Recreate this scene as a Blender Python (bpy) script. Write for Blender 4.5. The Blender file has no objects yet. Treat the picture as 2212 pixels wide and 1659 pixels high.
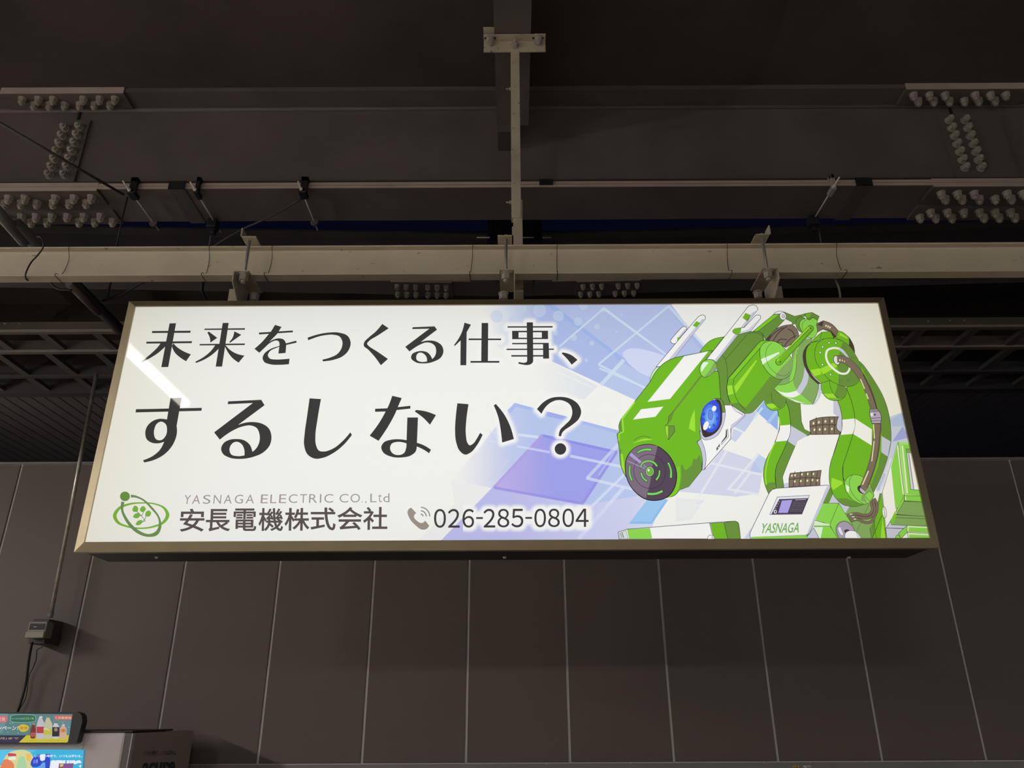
import bpy, bmesh, math, random
import numpy as np
from mathutils import Vector, Matrix
from mathutils.geometry import delaunay_2d_cdt

random.seed(7)
SC = bpy.context.scene
COL = SC.collection

# ------------------------------------------------------------------ camera
TH = math.radians(23.3)          # pitch up
RO = math.radians(0.28)          # slight roll of the hand-held camera
FP = 1661.0                      # focal length in pixels of the 2212 px frame
EYE = 1.90
cam_d = bpy.data.cameras.new('camera')
cam_d.sensor_width = 36.0
cam_d.lens = FP / 2212.0 * 36.0
cam_d.clip_start = 0.05
cam = bpy.data.objects.new('camera', cam_d)
COL.objects.link(cam)
cam.matrix_world = Matrix.Translation((0, 0, EYE)) @ Matrix.Rotation(math.pi / 2 + TH, 4, 'X') @ Matrix.Rotation(-RO, 4, 'Z')
SC.camera = cam

# ------------------------------------------------------------------ colour management, world
vs = SC.view_settings
SC.display_settings.display_device = 'sRGB'
vs.view_transform = 'Standard'
vs.look = 'None'
vs.exposure = 0.0
vs.gamma = 1.0
vs.use_curve_mapping = False
W = bpy.data.worlds.new('world')
SC.world = W
W.use_nodes = True
W.node_tree.nodes['Background'].inputs[0].default_value = (0.10, 0.15, 0.62, 1)
W.node_tree.nodes['Background'].inputs[1].default_value = AMBIENT = 0.012

# lamps of the platform, the last three added as fill light: (x, y, z, length along y, radiance of the tubes)
LAMPS = [
    (-2.30, 0.93, EYE + 2.0, 1.22, 12.0),
    (-6.2, -2.6, EYE + 1.6, 2.4, 270.0),
    (-6.2, 1.6, EYE + 1.6, 2.4, 225.0),
    (-3.4, -8.5, EYE + 1.6, 2.4, 640.0),
    (1.6, -8.5, EYE + 1.6, 2.4, 360.0),
    (6.5, -8.0, EYE + 1.6, 2.4, 180.0),  # added fill from the right, for the machine and right wall
    (-6.6, 6.3, EYE + 2.1, 1.2, 150.0),  # added to brighten the deck boards beyond the wall
    (7.2, 1.0, EYE + 0.9, 2.4, 40.0),  # added to brighten the side of the vending machine
]


def ray(x, y):
    """direction of a photograph pixel (2212 x 1659 frame) in the world"""
    a, b = x - 1106.0, 829.5 - y
    u = (a * math.cos(RO) + b * math.sin(RO)) / FP
    v = (-a * math.sin(RO) + b * math.cos(RO)) / FP
    return Vector((u, math.cos(TH) - v * math.sin(TH), math.sin(TH) + v * math.cos(TH)))


def py(x, y, Y):
    """point seen at a pixel, standing at depth Y"""
    d = ray(x, y)
    p = d * (Y / d.y)
    return Vector((p.x, p.y, p.z + EYE))


def ph(x, y, h):
    """point seen at a pixel, at height h above the floor"""
    d = ray(x, y)
    p = d * ((h - EYE) / d.z)
    return Vector((p.x, p.y, h))


# ------------------------------------------------------------------ materials
def s2l(c):
    return tuple(((v / 255) / 12.92 if v <= 10.3 else (((v / 255) + 0.055) / 1.055) ** 2.4) for v in c[:3])


MATS = {}


def mat(name, rgb, rough=0.5, metal=0.0, var=0.0, scale=4.0, spec=0.5, stain=None, emis=0.0, coat=0.0):
    """procedural painted surface: base colour with noise mottling and optional dark stains"""
    if name in MATS:
        return MATS[name]
    m = bpy.data.materials.new(name)
    m.use_nodes = True
    nt = m.node_tree
    b = nt.nodes['Principled BSDF']
    c = s2l(rgb)
    b.inputs['Roughness'].default_value = rough
    b.inputs['Metallic'].default_value = metal
    b.inputs['Specular IOR Level'].default_value = spec
    b.inputs['Coat Weight'].default_value = coat
    b.inputs['Base Color'].default_value = (*c, 1)
    if emis:
        b.inputs['Emission Color'].default_value = (*c, 1)
        b.inputs['Emission Strength'].default_value = emis
    if var or stain:
        tc = nt.nodes.new('ShaderNodeTexCoord')
        nz = nt.nodes.new('ShaderNodeTexNoise')
        nz.inputs['Scale'].default_value = scale
        nz.inputs['Detail'].default_value = 6
        nz.inputs['Roughness'].default_value = 0.6
        nt.links.new(tc.outputs['Object'], nz.inputs['Vector'])
        mr = nt.nodes.new('ShaderNodeMapRange')
        mr.inputs[1].default_value = 0.3
        mr.inputs[2].default_value = 0.7
        mr.inputs[3].default_value = 1 - var
        mr.inputs[4].default_value = 1 + var
        nt.links.new(nz.outputs['Fac'], mr.inputs[0])
        mx = nt.nodes.new('ShaderNodeMix')
        mx.data_type = 'RGBA'
        mx.blend_type = 'MULTIPLY'
        mx.inputs[0].default_value = 1
        mx.inputs[6].default_value = (*c, 1)
        nt.links.new(mr.outputs[0], mx.inputs[7])
        out = mx.outputs[2]
        if stain:
            n2 = nt.nodes.new('ShaderNodeTexNoise')
            n2.inputs['Scale'].default_value = stain[0]
            n2.inputs['Detail'].default_value = 3
            mp = nt.nodes.new('ShaderNodeMapping')
            mp.inputs['Scale'].default_value = stain[3] if len(stain) > 3 else (1, 1, 1)
            nt.links.new(tc.outputs['Object'], mp.inputs[0])
            nt.links.new(mp.outputs[0], n2.inputs['Vector'])
            r = nt.nodes.new('ShaderNodeMapRange')
            r.inputs[1].default_value = stain[1]
            r.inputs[2].default_value = stain[1] + 0.06
            r.inputs[3].default_value = 0
            r.inputs[4].default_value = 0.75
            nt.links.new(n2.outputs['Fac'], r.inputs[0])
            m2 = nt.nodes.new('ShaderNodeMix')
            m2.data_type = 'RGBA'
            m2.inputs[7].default_value = (*s2l(stain[2]), 1)
            nt.links.new(r.outputs[0], m2.inputs[0])
            nt.links.new(out, m2.inputs[6])
            out = m2.outputs[2]
        nt.links.new(out, b.inputs['Base Color'])
        bp = nt.nodes.new('ShaderNodeBump')
        bp.inputs['Strength'].default_value = 0.08
        bp.inputs['Distance'].default_value = 0.01
        nt.links.new(nz.outputs['Fac'], bp.inputs['Height'])
        nt.links.new(bp.outputs[0], b.inputs['Normal'])
    MATS[name] = m
    return m


# ------------------------------------------------------------------ object helpers
def obj(name, bm, m, parent=None, **kw):
    me = bpy.data.meshes.new(name)
    if isinstance(bm, bmesh.types.BMesh):
        bmesh.ops.recalc_face_normals(bm, faces=bm.faces[:])
        bm.to_mesh(me)
        bm.free()
    else:
        me.from_pydata(*bm)
    o = bpy.data.objects.new(name, me)
    if m:
        me.materials.append(m)
    COL.objects.link(o)
    if parent:
        o.parent = parent
        o.matrix_parent_inverse = parent.matrix_basis.inverted()
    for k, v in kw.items():
        o[k] = v
    return o


def tag(o, label, cat, group=None):
    o['label'] = label
    o['category'] = cat
    if group:
        o['group'] = group
    return o


def thing(name, label, cat, loc=(0, 0, 0), group=None):
    o = bpy.data.objects.new(name, None)
    COL.objects.link(o)
    o.location = loc
    o.empty_display_size = 0.1
    return tag(o, label, cat, group)


def shell(name, loc=(0, 0, 0)):
    o = bpy.data.objects.new(name, None)
    COL.objects.link(o)
    o.location = loc
    o['kind'] = 'structure'
    return o


def inst(src, loc, parent, rot=None):
    """another piece sharing the mesh of src"""
    o = src.copy()
    COL.objects.link(o)
    o.parent = parent
    if parent:
        o.matrix_parent_inverse = parent.matrix_basis.inverted()
    o.location = loc
    if rot is not None:
        o.rotation_euler = rot
    return o


def box(bm, x0, x1, y0, y1, z0, z1, bev=0.0):
    vs_ = [bm.verts.new((x, y, z)) for x in (x0, x1) for y in (y0, y1) for z in (z0, z1)]
    idx = [(0, 1, 3, 2), (4, 6, 7, 5), (0, 4, 5, 1), (2, 3, 7, 6), (0, 2, 6, 4), (1, 5, 7, 3)]
    fs = [bm.faces.new([vs_[i] for i in f]) for f in idx]
    if bev:
        es = list({e for f in fs for e in f.edges})
        bmesh.ops.bevel(bm, geom=es, offset=bev, segments=2, affect='EDGES', profile=0.5)
    return vs_


def bx(name, x0, x1, y0, y1, z0, z1, m, parent=None, bev=0.0, **kw):
    bm = bmesh.new()
    box(bm, x0, x1, y0, y1, z0, z1, bev)
    return obj(name, bm, m, parent, **kw)


def prism(bm, pts, axis, t0, t1):
    """extrude a 2-D outline; axis 'x': pts are (y,z); 'y': (x,z); 'z': (x,y)"""
    def P(p, t):
        return {'x': (t, p[0], p[1]), 'y': (p[0], t, p[1]), 'z': (p[0], p[1], t)}[axis]
    a = [bm.verts.new(P(p, t0)) for p in pts]
    b = [bm.verts.new(P(p, t1)) for p in pts]
    bm.faces.new(a)
    bm.faces.new(b[::-1])
    n = len(pts)
    for i in range(n):
        bm.faces.new((a[i], a[(i + 1) % n], b[(i + 1) % n], b[i]))


def tube(bm, pts, r, n=10, cap=True):
    pts = [Vector(p) for p in pts]
    rings = []
    up = None
    for i, p in enumerate(pts):
        d = (pts[min(i + 1, len(pts) - 1)] - pts[max(i - 1, 0)]).normalized()
        if up is None:
            up = d.orthogonal().normalized()
        up = (up - d * up.dot(d)).normalized()
        s = d.cross(up)
        rr = r[i] if isinstance(r, (list, tuple)) else r
        rings.append([bm.verts.new(p + (up * math.cos(2 * math.pi * k / n) + s * math.sin(2 * math.pi * k / n)) * rr) for k in range(n)])
    for a, b in zip(rings, rings[1:]):
        for k in range(n):
            f = bm.faces.new((a[k], a[(k + 1) % n], b[(k + 1) % n], b[k]))
            f.smooth = True
    if cap:
        bm.faces.new(rings[0][::-1])
        bm.faces.new(rings[-1])


def smooth_pts(pts, k=6):
    pts = [Vector(p) for p in pts]
    out = []
    for i in range(len(pts) - 1):
        p0, p1, p2, p3 = pts[max(i - 1, 0)], pts[i], pts[i + 1], pts[min(i + 2, len(pts) - 1)]
        for j in range(k):
            t = j / k
            out.append(0.5 * ((2 * p1) + (p2 - p0) * t + (2 * p0 - 5 * p1 + 4 * p2 - p3) * t * t + (3 * p1 - p0 - 3 * p2 + p3) * t ** 3))
    out.append(pts[-1])
    return out


def nut_mesh(r=0.018, h=0.022, washer=True, tip=0.014):
    """hexagon nut with washer and bolt end, pointing down -z from the plate at z=0"""
    bm = bmesh.new()

    def cyl(r_, z0, z1, n, rot=0.0, dome=False):
        a = [bm.verts.new((r_ * math.cos(2 * math.pi * k / n + rot), r_ * math.sin(2 * math.pi * k / n + rot), z0)) for k in range(n)]
        b = [bm.verts.new((r_ * .97 * math.cos(2 * math.pi * k / n + rot), r_ * .97 * math.sin(2 * math.pi * k / n + rot), z1)) for k in range(n)]
        bm.faces.new(a)
        for k in range(n):
            bm.faces.new((a[k], a[(k + 1) % n], b[(k + 1) % n], b[k]))
        if dome:
            c = bm.verts.new((0, 0, z1 - r_ * 0.35))
            for k in range(n):
                bm.faces.new((b[k], b[(k + 1) % n], c))
        else:
            bm.faces.new(b[::-1])
    if washer:
        cyl(r * 1.15, 0, -0.004, 14)
    cyl(r, -0.004, -0.004 - h, 6, 0.2)
    cyl(r * 0.55, -0.004 - h, -0.004 - h - tip, 10, dome=True)
    bmesh.ops.recalc_face_normals(bm, faces=bm.faces[:])
    me = bpy.data.meshes.new('bolt')
    bm.to_mesh(me)
    bm.free()
    return me
# ------------------------------------------------------------------ print of the sign: flat coloured areas
# tracing frames: letter -> (x0, y0, scale) of the picture detail a coordinate was read in
FR = {'a': (1300, 640, .18083), 'b': (1640, 640, .18083), 'c': (1300, 900, .18083), 'd': (1640, 900, .18083),
      'e': (280, 670, .22604), 'f': (780, 670, .22604), 'g': (220, 1030, .28933), 'h': (860, 1030, .28933),
      'i': (940, 650, .20796), 'j': (940, 860, .20796), 'k': (1460, 860, .18692), 'm': (1760, 1040, .11754),
      'n': (1400, 740, .13261), 'p': (0, 0, 1.0), 'q': (0, 1520, .09042), 'r': (0, 1500, .19892)}


def parse(path, fr):
    pts, sm = [], []
    for t in path.split():
        if t[0] in FR:
            fr = t[0]
            t = t[1:]
        s = t.endswith('*')
        x, y = t.rstrip('*').split(',')
        x0, y0, k = FR[fr]
        pts.append((x0 + float(x) * k, y0 + float(y) * k))
        sm.append(s)
    return pts, sm


def flat(pts, sm, closed=True, step=5.0):
    """outline through corner points and smooth (starred) points"""
    n = len(pts)
    out = []
    for i in range(n if closed else n - 1):
        j = (i + 1) % n
        p, q = pts[i], pts[j]
        if not sm[i] and not sm[j]:
            out.append(p)
            continue
        L = math.hypot(q[0] - p[0], q[1] - p[1])

        def tan(k, other, sgn):
            a, b = pts[(k - 1) % n], pts[(k + 1) % n]
            if not sm[k] or (not closed and (k == 0 or k == n - 1)):
                return None
            la = math.hypot(pts[k][0] - a[0], pts[k][1] - a[1]) + 1e-9
            lb = math.hypot(pts[k][0] - b[0], pts[k][1] - b[1]) + 1e-9
            tx = (pts[k][0] - a[0]) / la * lb + (b[0] - pts[k][0]) / lb * la
            ty = (pts[k][1] - a[1]) / la * lb + (b[1] - pts[k][1]) / lb * la
            l = math.hypot(tx, ty) + 1e-9
            mg = min(L, 1.5 * min(la, lb))
            return (tx / l * mg, ty / l * mg)
        t0, t1 = tan(i, j, 1), tan(j, i, -1)
        ch = (q[0] - p[0], q[1] - p[1])
        if t0 is None and t1 is None:
            out.append(p)
            continue
        if t0 is None:
            t0 = (1.5 * ch[0] - .5 * t1[0], 1.5 * ch[1] - .5 * t1[1])
        if t1 is None:
            t1 = (1.5 * ch[0] - .5 * t0[0], 1.5 * ch[1] - .5 * t0[1])
        m = max(3, min(12, int(L / step) + 2))
        for s in range(m):
            u = s / m
            h1, h2, h3, h4 = 2 * u ** 3 - 3 * u * u + 1, u ** 3 - 2 * u * u + u, -2 * u ** 3 + 3 * u * u, u ** 3 - u * u
            out.append((h1 * p[0] + h2 * t0[0] + h3 * q[0] + h4 * t1[0], h1 * p[1] + h2 * t0[1] + h3 * q[1] + h4 * t1[1]))
    if not closed:
        out.append(pts[-1])
    return out


def ribbon(pts, w, closed):
    """quads along a polyline, mitred"""
    n = len(pts)
    q = []
    L, R = [], []
    for i in range(n):
        a = pts[(i - 1) % n] if (closed or i) else pts[i]
        b = pts[(i + 1) % n] if (closed or i < n - 1) else pts[i]
        p = pts[i]
        d1 = (p[0] - a[0], p[1] - a[1])
        d2 = (b[0] - p[0], b[1] - p[1])
        l1, l2 = math.hypot(*d1), math.hypot(*d2)
        if l1 < 1e-6:
            d1, l1 = d2, l2
        if l2 < 1e-6:
            d2, l2 = d1, l1
        n1 = (-d1[1] / l1, d1[0] / l1)
        n2 = (-d2[1] / l2, d2[0] / l2)
        mx, my = n1[0] + n2[0], n1[1] + n2[1]
        l = math.hypot(mx, my)
        if l < .3:
            mx, my, l = n1[0], n1[1], 1
        k = min(2.0, 2 / l) if l else 1
        mx, my = mx / l * k * w / 2, my / l * k * w / 2
        L.append((p[0] + mx, p[1] + my))
        R.append((p[0] - mx, p[1] - my))
    for i in range(n if closed else n - 1):
        j = (i + 1) % n
        q.append([L[i], L[j], R[j], R[i]])
    return q


class Art:
    """list of paint operations in photograph pixels; later ones cover earlier ones"""

    def __init__(s):
        s.ops = []          # (list of polygons, colour or function, alpha or function)

    def fill(s, col, path, fr='p', alpha=1.0, line=None, lw=.9):
        pts = flat(*parse(path, fr))
        s.ops.append(([pts], col, alpha))
        if line:
            s.ops.append((ribbon(pts, lw, True), line, 1.0))
        return pts

    def line(s, col, path, w=.9, fr='p', alpha=1.0, closed=False):
        pts, sm = parse(path, fr)
        s.ops.append((ribbon(flat(pts, sm, closed), w, closed), col, alpha))

    def hose(s, col, edge, path, w, fr='p'):
        s.line(edge, path, w + 1.8, fr)
        s.line(col, path, w, fr)

    def ell(s, col, x, y, rx, ry, fr='p', rot=0.0, alpha=1.0, line=None, lw=.9, n=20):
        x0, y0, k = FR[fr]
        c, t = math.cos(math.radians(rot)), math.sin(math.radians(rot))
        pts = []
        for i in range(n):
            u, v = rx * math.cos(2 * math.pi * i / n), ry * math.sin(2 * math.pi * i / n)
            pts.append((x0 + (x + u * c - v * t) * k, y0 + (y + u * t + v * c) * k))
        if col:
            s.ops.append(([pts], col, alpha))
        if line:
            s.ops.append((ribbon(pts, lw, True), line, 1.0))

    def polys(s, col, polys, alpha=1.0):
        s.ops.append((polys, col, alpha))


# ---- headline lettering, traced outlines (holes listed with '!')
HEAD = [
    ('e', '217,200 584,197 582,217 213,219'), ('e', '382,127 444,125 370,544 303,545'), ('e', '161,302 597,297 594,316 159,320'),
    ('e', '298,316 268,355* 215,407* 117,489 122,496 190,462* 265,415* 338,352 352,316'),
    ('e', '404,345 418,316 450,350* 500,385* 586,423 540,489 480,450* 432,405*'),
    ('e', '717,177 1104,173 1101,188 714,190'), ('e', '890,123 947,122 884,540 823,540'), ('e', '671,324 1103,319 1100,334 668,338'),
    ('e', '743,215 757,205 838,265 772,311 766,262*'), ('e', '1001,203 1068,236 962,311 952,306 985,262*'),
    ('e', '818,336 782,385* 720,440* 627,494 636,505 725,467* 790,425* 849,372 858,336'),
    ('e', '910,345 918,336 960,380* 1020,415* 1098,435 1042,502 985,460* 938,400*'),
    ('e', '1236,215 1560,195 1561,212 1237,233'),
    ('e', '1390,141 1452,161 1408,230 1337,302 1385,278* 1430,270* 1470,280* 1492,310* 1497,335 1491,410 1422,415 1433,330 1420,295* 1395,291* 1345,312* 1290,360* 1240,408 1193,370 1270,300* 1327,232 1347,212'),
    ('e', '1593,292 1597,311 1495,334 1400,362* 1340,395* 1322,435* 1340,462* 1400,472* 1460,470* 1529,464 1523,517 1440,523* 1340,517* 1287,495* 1271,460* 1285,420* 1340,375* 1430,342* 1495,318'),
    ('e', '1700,264 1800,232* 1900,215* 2010,217* 2085,248* 2112,305* 2092,385* 2035,442* 1950,475* 1848,490 1842,473 1920,452* 1990,415* 2028,355* 2033,300* 2005,252* 1950,236* 1850,243* 1708,288'),
    ('e', '62,947 691,934 687,962 57,978'),
    ('e', '392,840 497,838 450,1105 453,1170* 425,1265* 345,1368* 240,1430* 140,1456 129,1435 220,1395* 290,1335* 331,1258 275,1273* 215,1268* 165,1235* 150,1180* 162,1122* 212,1066* 285,1039* 357,1045'),
    ('!', '300,1066* 345,1090* 358,1145* 340,1210* 300,1243* 255,1235* 234,1190* 238,1135* 262,1085*'),
    ('e', '942,872 1258,857 1290,909 1037,1097 1110,1075* 1190,1070* 1270,1087* 1330,1130* 1355,1200* 1340,1290* 1280,1358* 1180,1403* 1060,1422* 950,1408* 890,1370* 875,1325* 900,1270* 950,1241* 1020,1232* 1090,1242* 1145,1282* 1175,1355 1215,1315* 1242,1250* 1240,1180* 1215,1127* 1160,1103* 1080,1112* 980,1155* 862,1238 808,1168 1178,888 938,899'),
    ('!', '1025,1258* 1070,1280* 1095,1330* 1098,1388 1030,1395* 970,1377* 955,1335* 970,1288* 995,1265*'),
    ('e', '1720,843 1829,850 1798,1030* 1776,1200* 1782,1290* 1810,1343* 1860,1351* 1950,1320* 2030,1257* 2110,1168 2125,1193 2040,1293* 1940,1370* 1850,1411* 1770,1419* 1700,1378* 1668,1290* 1673,1180* 1698,1000*'),
    ('f', '203,132 264,174 160,242* 80,292* 58,322* 80,348* 150,393* 257,467 189,527 125,440* 65,375* 26,340* 30,308* 75,260* 135,210*'),
    ('f', '492,164 702,155 726,187 570,305 640,291* 720,302* 773,342* 787,395* 765,450* 700,490* 600,510* 520,497* 478,457* 487,422* 530,398* 585,391* 640,408* 667,440* 680,468 705,440* 717,395* 705,342* 665,314* 620,310* 560,332* 463,395 422,351 652,178 489,181'),
    ('!', '570,406* 608,425* 628,458* 630,490 570,494* 532,475* 528,440* 545,412*'),
    ('f', '988,120 1050,139 1009,212 1005,527 949,527 951,290 896,343 889,333 930,275* 965,205*'),
    ('f', '1152,123 1215,123 1212,500 1148,500'), ('f', '1029,271 1339,272 1338,287 1026,287'), ('f', '1046,486 1322,486 1321,503 1045,503'),
    ('f', '1400,155 1831,153 1830,167 1399,168'),
    ('f', '1583,117 1642,117 1645,470 1640,500* 1620,518* 1585,525* 1503,512 1505,496 1560,503* 1580,497* 1587,470'),
    ('f', '1443,198 1786,197 1786,212 1443,212'), ('f', '1443,198 1505,198 1505,278 1444,278'), ('f', '1727,197 1786,197 1787,277 1727,277'),
    ('f', '1444,264 1787,264 1787,277 1444,278'), ('f', '1444,314 1793,313 1793,326 1444,327'), ('f', '1738,313 1793,313 1797,463 1740,464'),
    ('f', '1391,369 1843,368 1842,380 1390,382'), ('f', '1436,430 1745,430 1745,444 1436,445'),
    ('f', '1916,414 1928,404 2000,425* 2068,476 2013,522 1965,462*'),
    ('f', '134,943 255,938 471,914 472,941 340,955 235,969 134,972'),
    ('f', '298,819 389,840 350,930 325,990* 255,1118* 167,1249 82,1200 170,1082* 235,969 262,915*'),
    ('f', '513,969 526,954 620,968* 716,1003 658,1096 595,1030*'),
    ('f', '442,1026 544,1026 534,1268 600,1292* 668,1334 650,1368 600,1335* 533,1303 522,1350* 478,1388* 390,1408* 280,1398* 212,1360* 193,1310* 217,1265* 280,1240* 360,1234* 435,1243'),
    ('!', '340,1260* 400,1264* 434,1274 430,1320* 408,1368* 360,1385* 300,1367* 277,1320* 292,1278*'),
    ('f', '920,890 1027,899 1006,1050* 1001,1180* 1015,1265* 1038,1292* 1070,1277* 1137,1173 1162,1191 1108,1290* 1048,1360* 995,1381* 945,1348* 908,1260* 898,1150* 905,1020*'),
    ('f', '1268,910 1288,897 1360,985* 1425,1110* 1460,1232 1348,1266 1335,1150* 1310,1020*'),
    ('f', '1681,946 1740,882* 1815,840* 1900,829* 2000,847* 2078,905* 2103,970* 2083,1035* 2020,1095* 1945,1147* 1922,1172* 1912,1205 1888,1204 1902,1145* 1950,1095* 2000,1042* 2018,970* 2000,910* 1945,870* 1880,860* 1810,885* 1760,930* 1724,991'),
    ('f', '1960,1327* 1943,1366* 1905,1382* 1866,1366* 1850,1327* 1866,1288* 1905,1272* 1943,1288*'),
]
HALO_FROM = 27     # the glyphs from the vertical of 'shi' onward that carry a white glow in the print


DIGITS = [(268, 357, 240, 381), (372, 460, 240, 380), (480, 567, 240, 380), (583, 633, 301, 315), (637, 725, 239, 379), (742, 830, 239, 378), (845, 935, 239, 378),
          (950, 1000, 300, 314), (1017, 1104, 238, 377), (1120, 1207, 238, 376), (1227, 1313, 237, 376), (1325, 1422, 238, 374)]


GLOW = [(1028, 676, 1270, 1014), (1000, 1076, 1292, 1158)]


def headline_polys():
    out = []
    fr = 'e'
    for f, p in HEAD:
        if f == '!':
            out.append(('hole', flat(*parse(p, fr), step=3)))
        else:
            fr = f
            out.append(('ink', flat(*parse(p, f), step=3)))
    return out


# ---- colours of the print
G = (113, 184, 38); GD = (105, 146, 60); GL = (158, 222, 55); GM = (125, 202, 45)
L2 = (140, 213, 82); LD = (132, 170, 98); WH = (241, 241, 238); WS = (199, 201, 220)
BR = (126, 112, 95); BD = (76, 62, 58); CR = (228, 226, 190); O = (52, 66, 45); OP = (78, 66, 98)
INK = (58, 57, 57)


def backdrop():
    A = Art()
    A.fill((238, 238, 233), '150,630 2060,630 2060,1200 150,1200')

    def ramp(x0, x1, a0, a1):
        def f(x, y):
            t = max(0, min(1, (x - x0) / (x1 - x0)))
            t = t * t * (3 - 2 * t)
            return a0 + (a1 - a0) * t
        return f

    def mixc(c0, c1, x0, x1):
        def f(x, y):
            t = max(0, min(1, (x - x0) / (x1 - x0)))
            return tuple(c0[i] + (c1[i] - c0[i]) * t for i in range(3))
        return f
    # upper blue tile
    A.fill((172, 187, 228), '1030,640 1436,640 1560,800 1480,900 1372,864 1189,779 1090,760 1045,720', alpha=ramp(1035, 1190, 0, 1))
    A.fill((184, 194, 230), 'i1235,40 i2400,40 i2900,700 i2400,1000 i1975,610', alpha=.65)
    A.fill((150, 180, 230), 'i1150,40 i1225,40 i1975,610 i1930,645 i1850,560', alpha=.55)
    A.fill((190, 203, 232), 'i1945,640 i2400,900 i2070,1025 i1700,860', alpha=.6)
    for c in [(885, 75, 65), (1085, 100, 68), (1540, 48, 45), (1280, 155, 57), (1485, 213, 45), (1683, 268, 30), (1885, 320, 12), (1938, 145, 14),
              (1626, 440, 25), (1440, 380, 34), (1570, 615, 18), (1775, 678, 6), (1745, 95, 28), (640, 160, 65), (820, 210, 55), (1250, 330, 28)]:
        A.ell((196, 213, 232), c[0], c[1], c[2], c[2], 'i', alpha=.6)
    A.fill((215, 221, 242), 'a250,680* a300,635* a400,622* a560,650* a760,715 a700,850 a575,965 a430,895* a300,775*', alpha=.75)
    for p, w in [('i1750,80 i2212,420', 4.6), ('i1750,80 i1290,475', 4), ('a20,140 a780,705', 4.6), ('a795,120 a-40,815', 4.6), ('a795,110 a1240,610', 6),
                 ('a-40,815 i2230,930', 4.6), ('a-30,860 a520,1090', 4), ('i1960,610 i1720,875', 8)]:
        A.line((204, 221, 236), p, w, alpha=.85)
    A.fill((205, 214, 228), 'i940,720 i1190,620 i1690,885 i1545,1025 i1000,900', alpha=ramp(1130, 1290, 0, .5))
    A.line((238, 239, 240), 'i1250,730 i1640,900', 3, alpha=.5)
    A.line((238, 239, 240), 'i1050,910 i1300,990', 3, alpha=.5)
    # lower tiles
    A.fill(mixc((205, 207, 230), (176, 193, 232), 1030, 1150), 'j830,50 j1960,350 j2300,560 j1540,1110 j600,935 j160,850 j420,560', alpha=ramp(960, 1110, 0, .95))
    A.fill((163, 182, 234), 'j825,50 j1960,350 j1960,385 j840,88 j780,160 j745,130', alpha=.75)
    A.fill((150, 155, 230), 'j1150,135 j1370,190 j1310,225 j1120,180', alpha=.5)
    A.fill(mixc((182, 182, 230), (206, 211, 234), 1100, 1420), 'j590,930 j1540,1110 j1900,560 j2300,560 j2500,700 j2212,1455 j2100,1500 j40,1500', alpha=ramp(1600, 1330, 0, .95))
    A.fill((215, 214, 226), 'j160,850 j600,935 j40,1500 j-200,1500 j200,1100', alpha=.25)
    A.line((205, 208, 225), 'j660,640 j760,650 j560,850', 6, alpha=.5)
    A.fill((165, 190, 232), 'j1900,560 j2300,700 j2200,1000 j1540,1110', alpha=.55)
    A.fill(mixc((186, 172, 226), (156, 158, 230), 1080, 1190), 'j1110,375 j1900,550 j1535,1110 j590,930')
    A.line((138, 140, 226), 'j1120,390 j1890,562', 6, alpha=.8)
    A.line((176, 158, 222), 'j1110,385 j615,925', 6, alpha=.7)
    A.line((148, 142, 224), 'j610,930 j1530,1095 j1885,565', 6, alpha=.7)
    for p, w, a in [('j860,380 j1070,405', 6, .8), ('j850,500 j1190,562', 5, .6), ('j1400,600 j2000,725', 6, .7), ('j560,345 j700,375', 6, .4), ('j480,430 j640,455', 5, .4),
                    ('j1580,830 j1900,480', 7, .6), ('j1570,830 j2050,945', 6.5, .7), ('j1490,1465 j1960,925', 8, .7), ('j1590,1160 j2000,760', 6, .7),
                    ('j1900,500 j1700,800', 3, .4)]:
        A.line((216, 224, 240), p, w, alpha=a)
    # tiles between the head and the arm
    A.fill((190, 200, 230), 'k670,330 k800,180 k940,150 k900,240 k790,395', alpha=.9)
    A.fill((195, 205, 232), 'k640,480 k660,355 k775,400 k690,508', alpha=.9)
    A.fill((148, 180, 233), 'k925,150 k1030,20 k1185,140 k1175,372', alpha=1)
    A.line((176, 205, 238), 'k1060,290 k1170,150', 7, alpha=.8)
    A.line((208, 226, 238), 'k900,240 k1000,110', 5, alpha=.8)
    A.line((222, 230, 238), 'k660,335 k790,400', 5, alpha=.8)
    A.fill((205, 207, 231), 'k370,800 k535,590 k900,715 k1000,870 k960,1100 k700,1140 k30,1080 k250,830', alpha=.85)
    A.fill((180, 198, 232), 'k945,640 k1045,705 k1000,860 k850,860', alpha=.8)
    A.fill((200, 205, 235), 'k790,1620 k870,1500 k850,1620', alpha=.9)
    for p in ['k590,605 k280,1120', 'k400,750 k1020,892', 'k950,650 k600,1060', 'k860,860 k680,1100', 'k600,1050 k960,1115', 'k240,1220 k330,1180']:
        A.line((226, 229, 237), p, 5.5, alpha=.85)
    A.fill((214, 220, 226), 'k0,1150 k330,1180 k180,1400 k0,1430', alpha=.35)
    A.fill((152, 196, 236), 'c560,970 c795,990 c600,1280 c320,1280', alpha=.95)
    A.line((140, 186, 236), 'c775,990 c590,1268 c345,1268', 5, alpha=.9)
    A.fill((200, 205, 235), 'c-150,1150 c330,960 c500,1000 c300,1290 c150,1450 c-300,1450', alpha=.4)
    # right of the arm
    A.fill((190, 200, 230), 'd1400,60 d1700,-50 d1800,250 d1600,600 d1450,900 d1400,900', alpha=.8)
    A.fill((170, 188, 232), 'd1560,40 d1705,-40 d1740,110 d1590,120', alpha=.7)
    A.fill((156, 160, 230), 'd1715,112 d1785,250 d1590,300', alpha=.8)
    A.fill((232, 232, 240), 'd1560,500 d1640,480 d1420,1050 d1380,980', alpha=.6)
    A.line((178, 180, 228), 'd1500,680 d1420,880', 5, alpha=.6)
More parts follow.
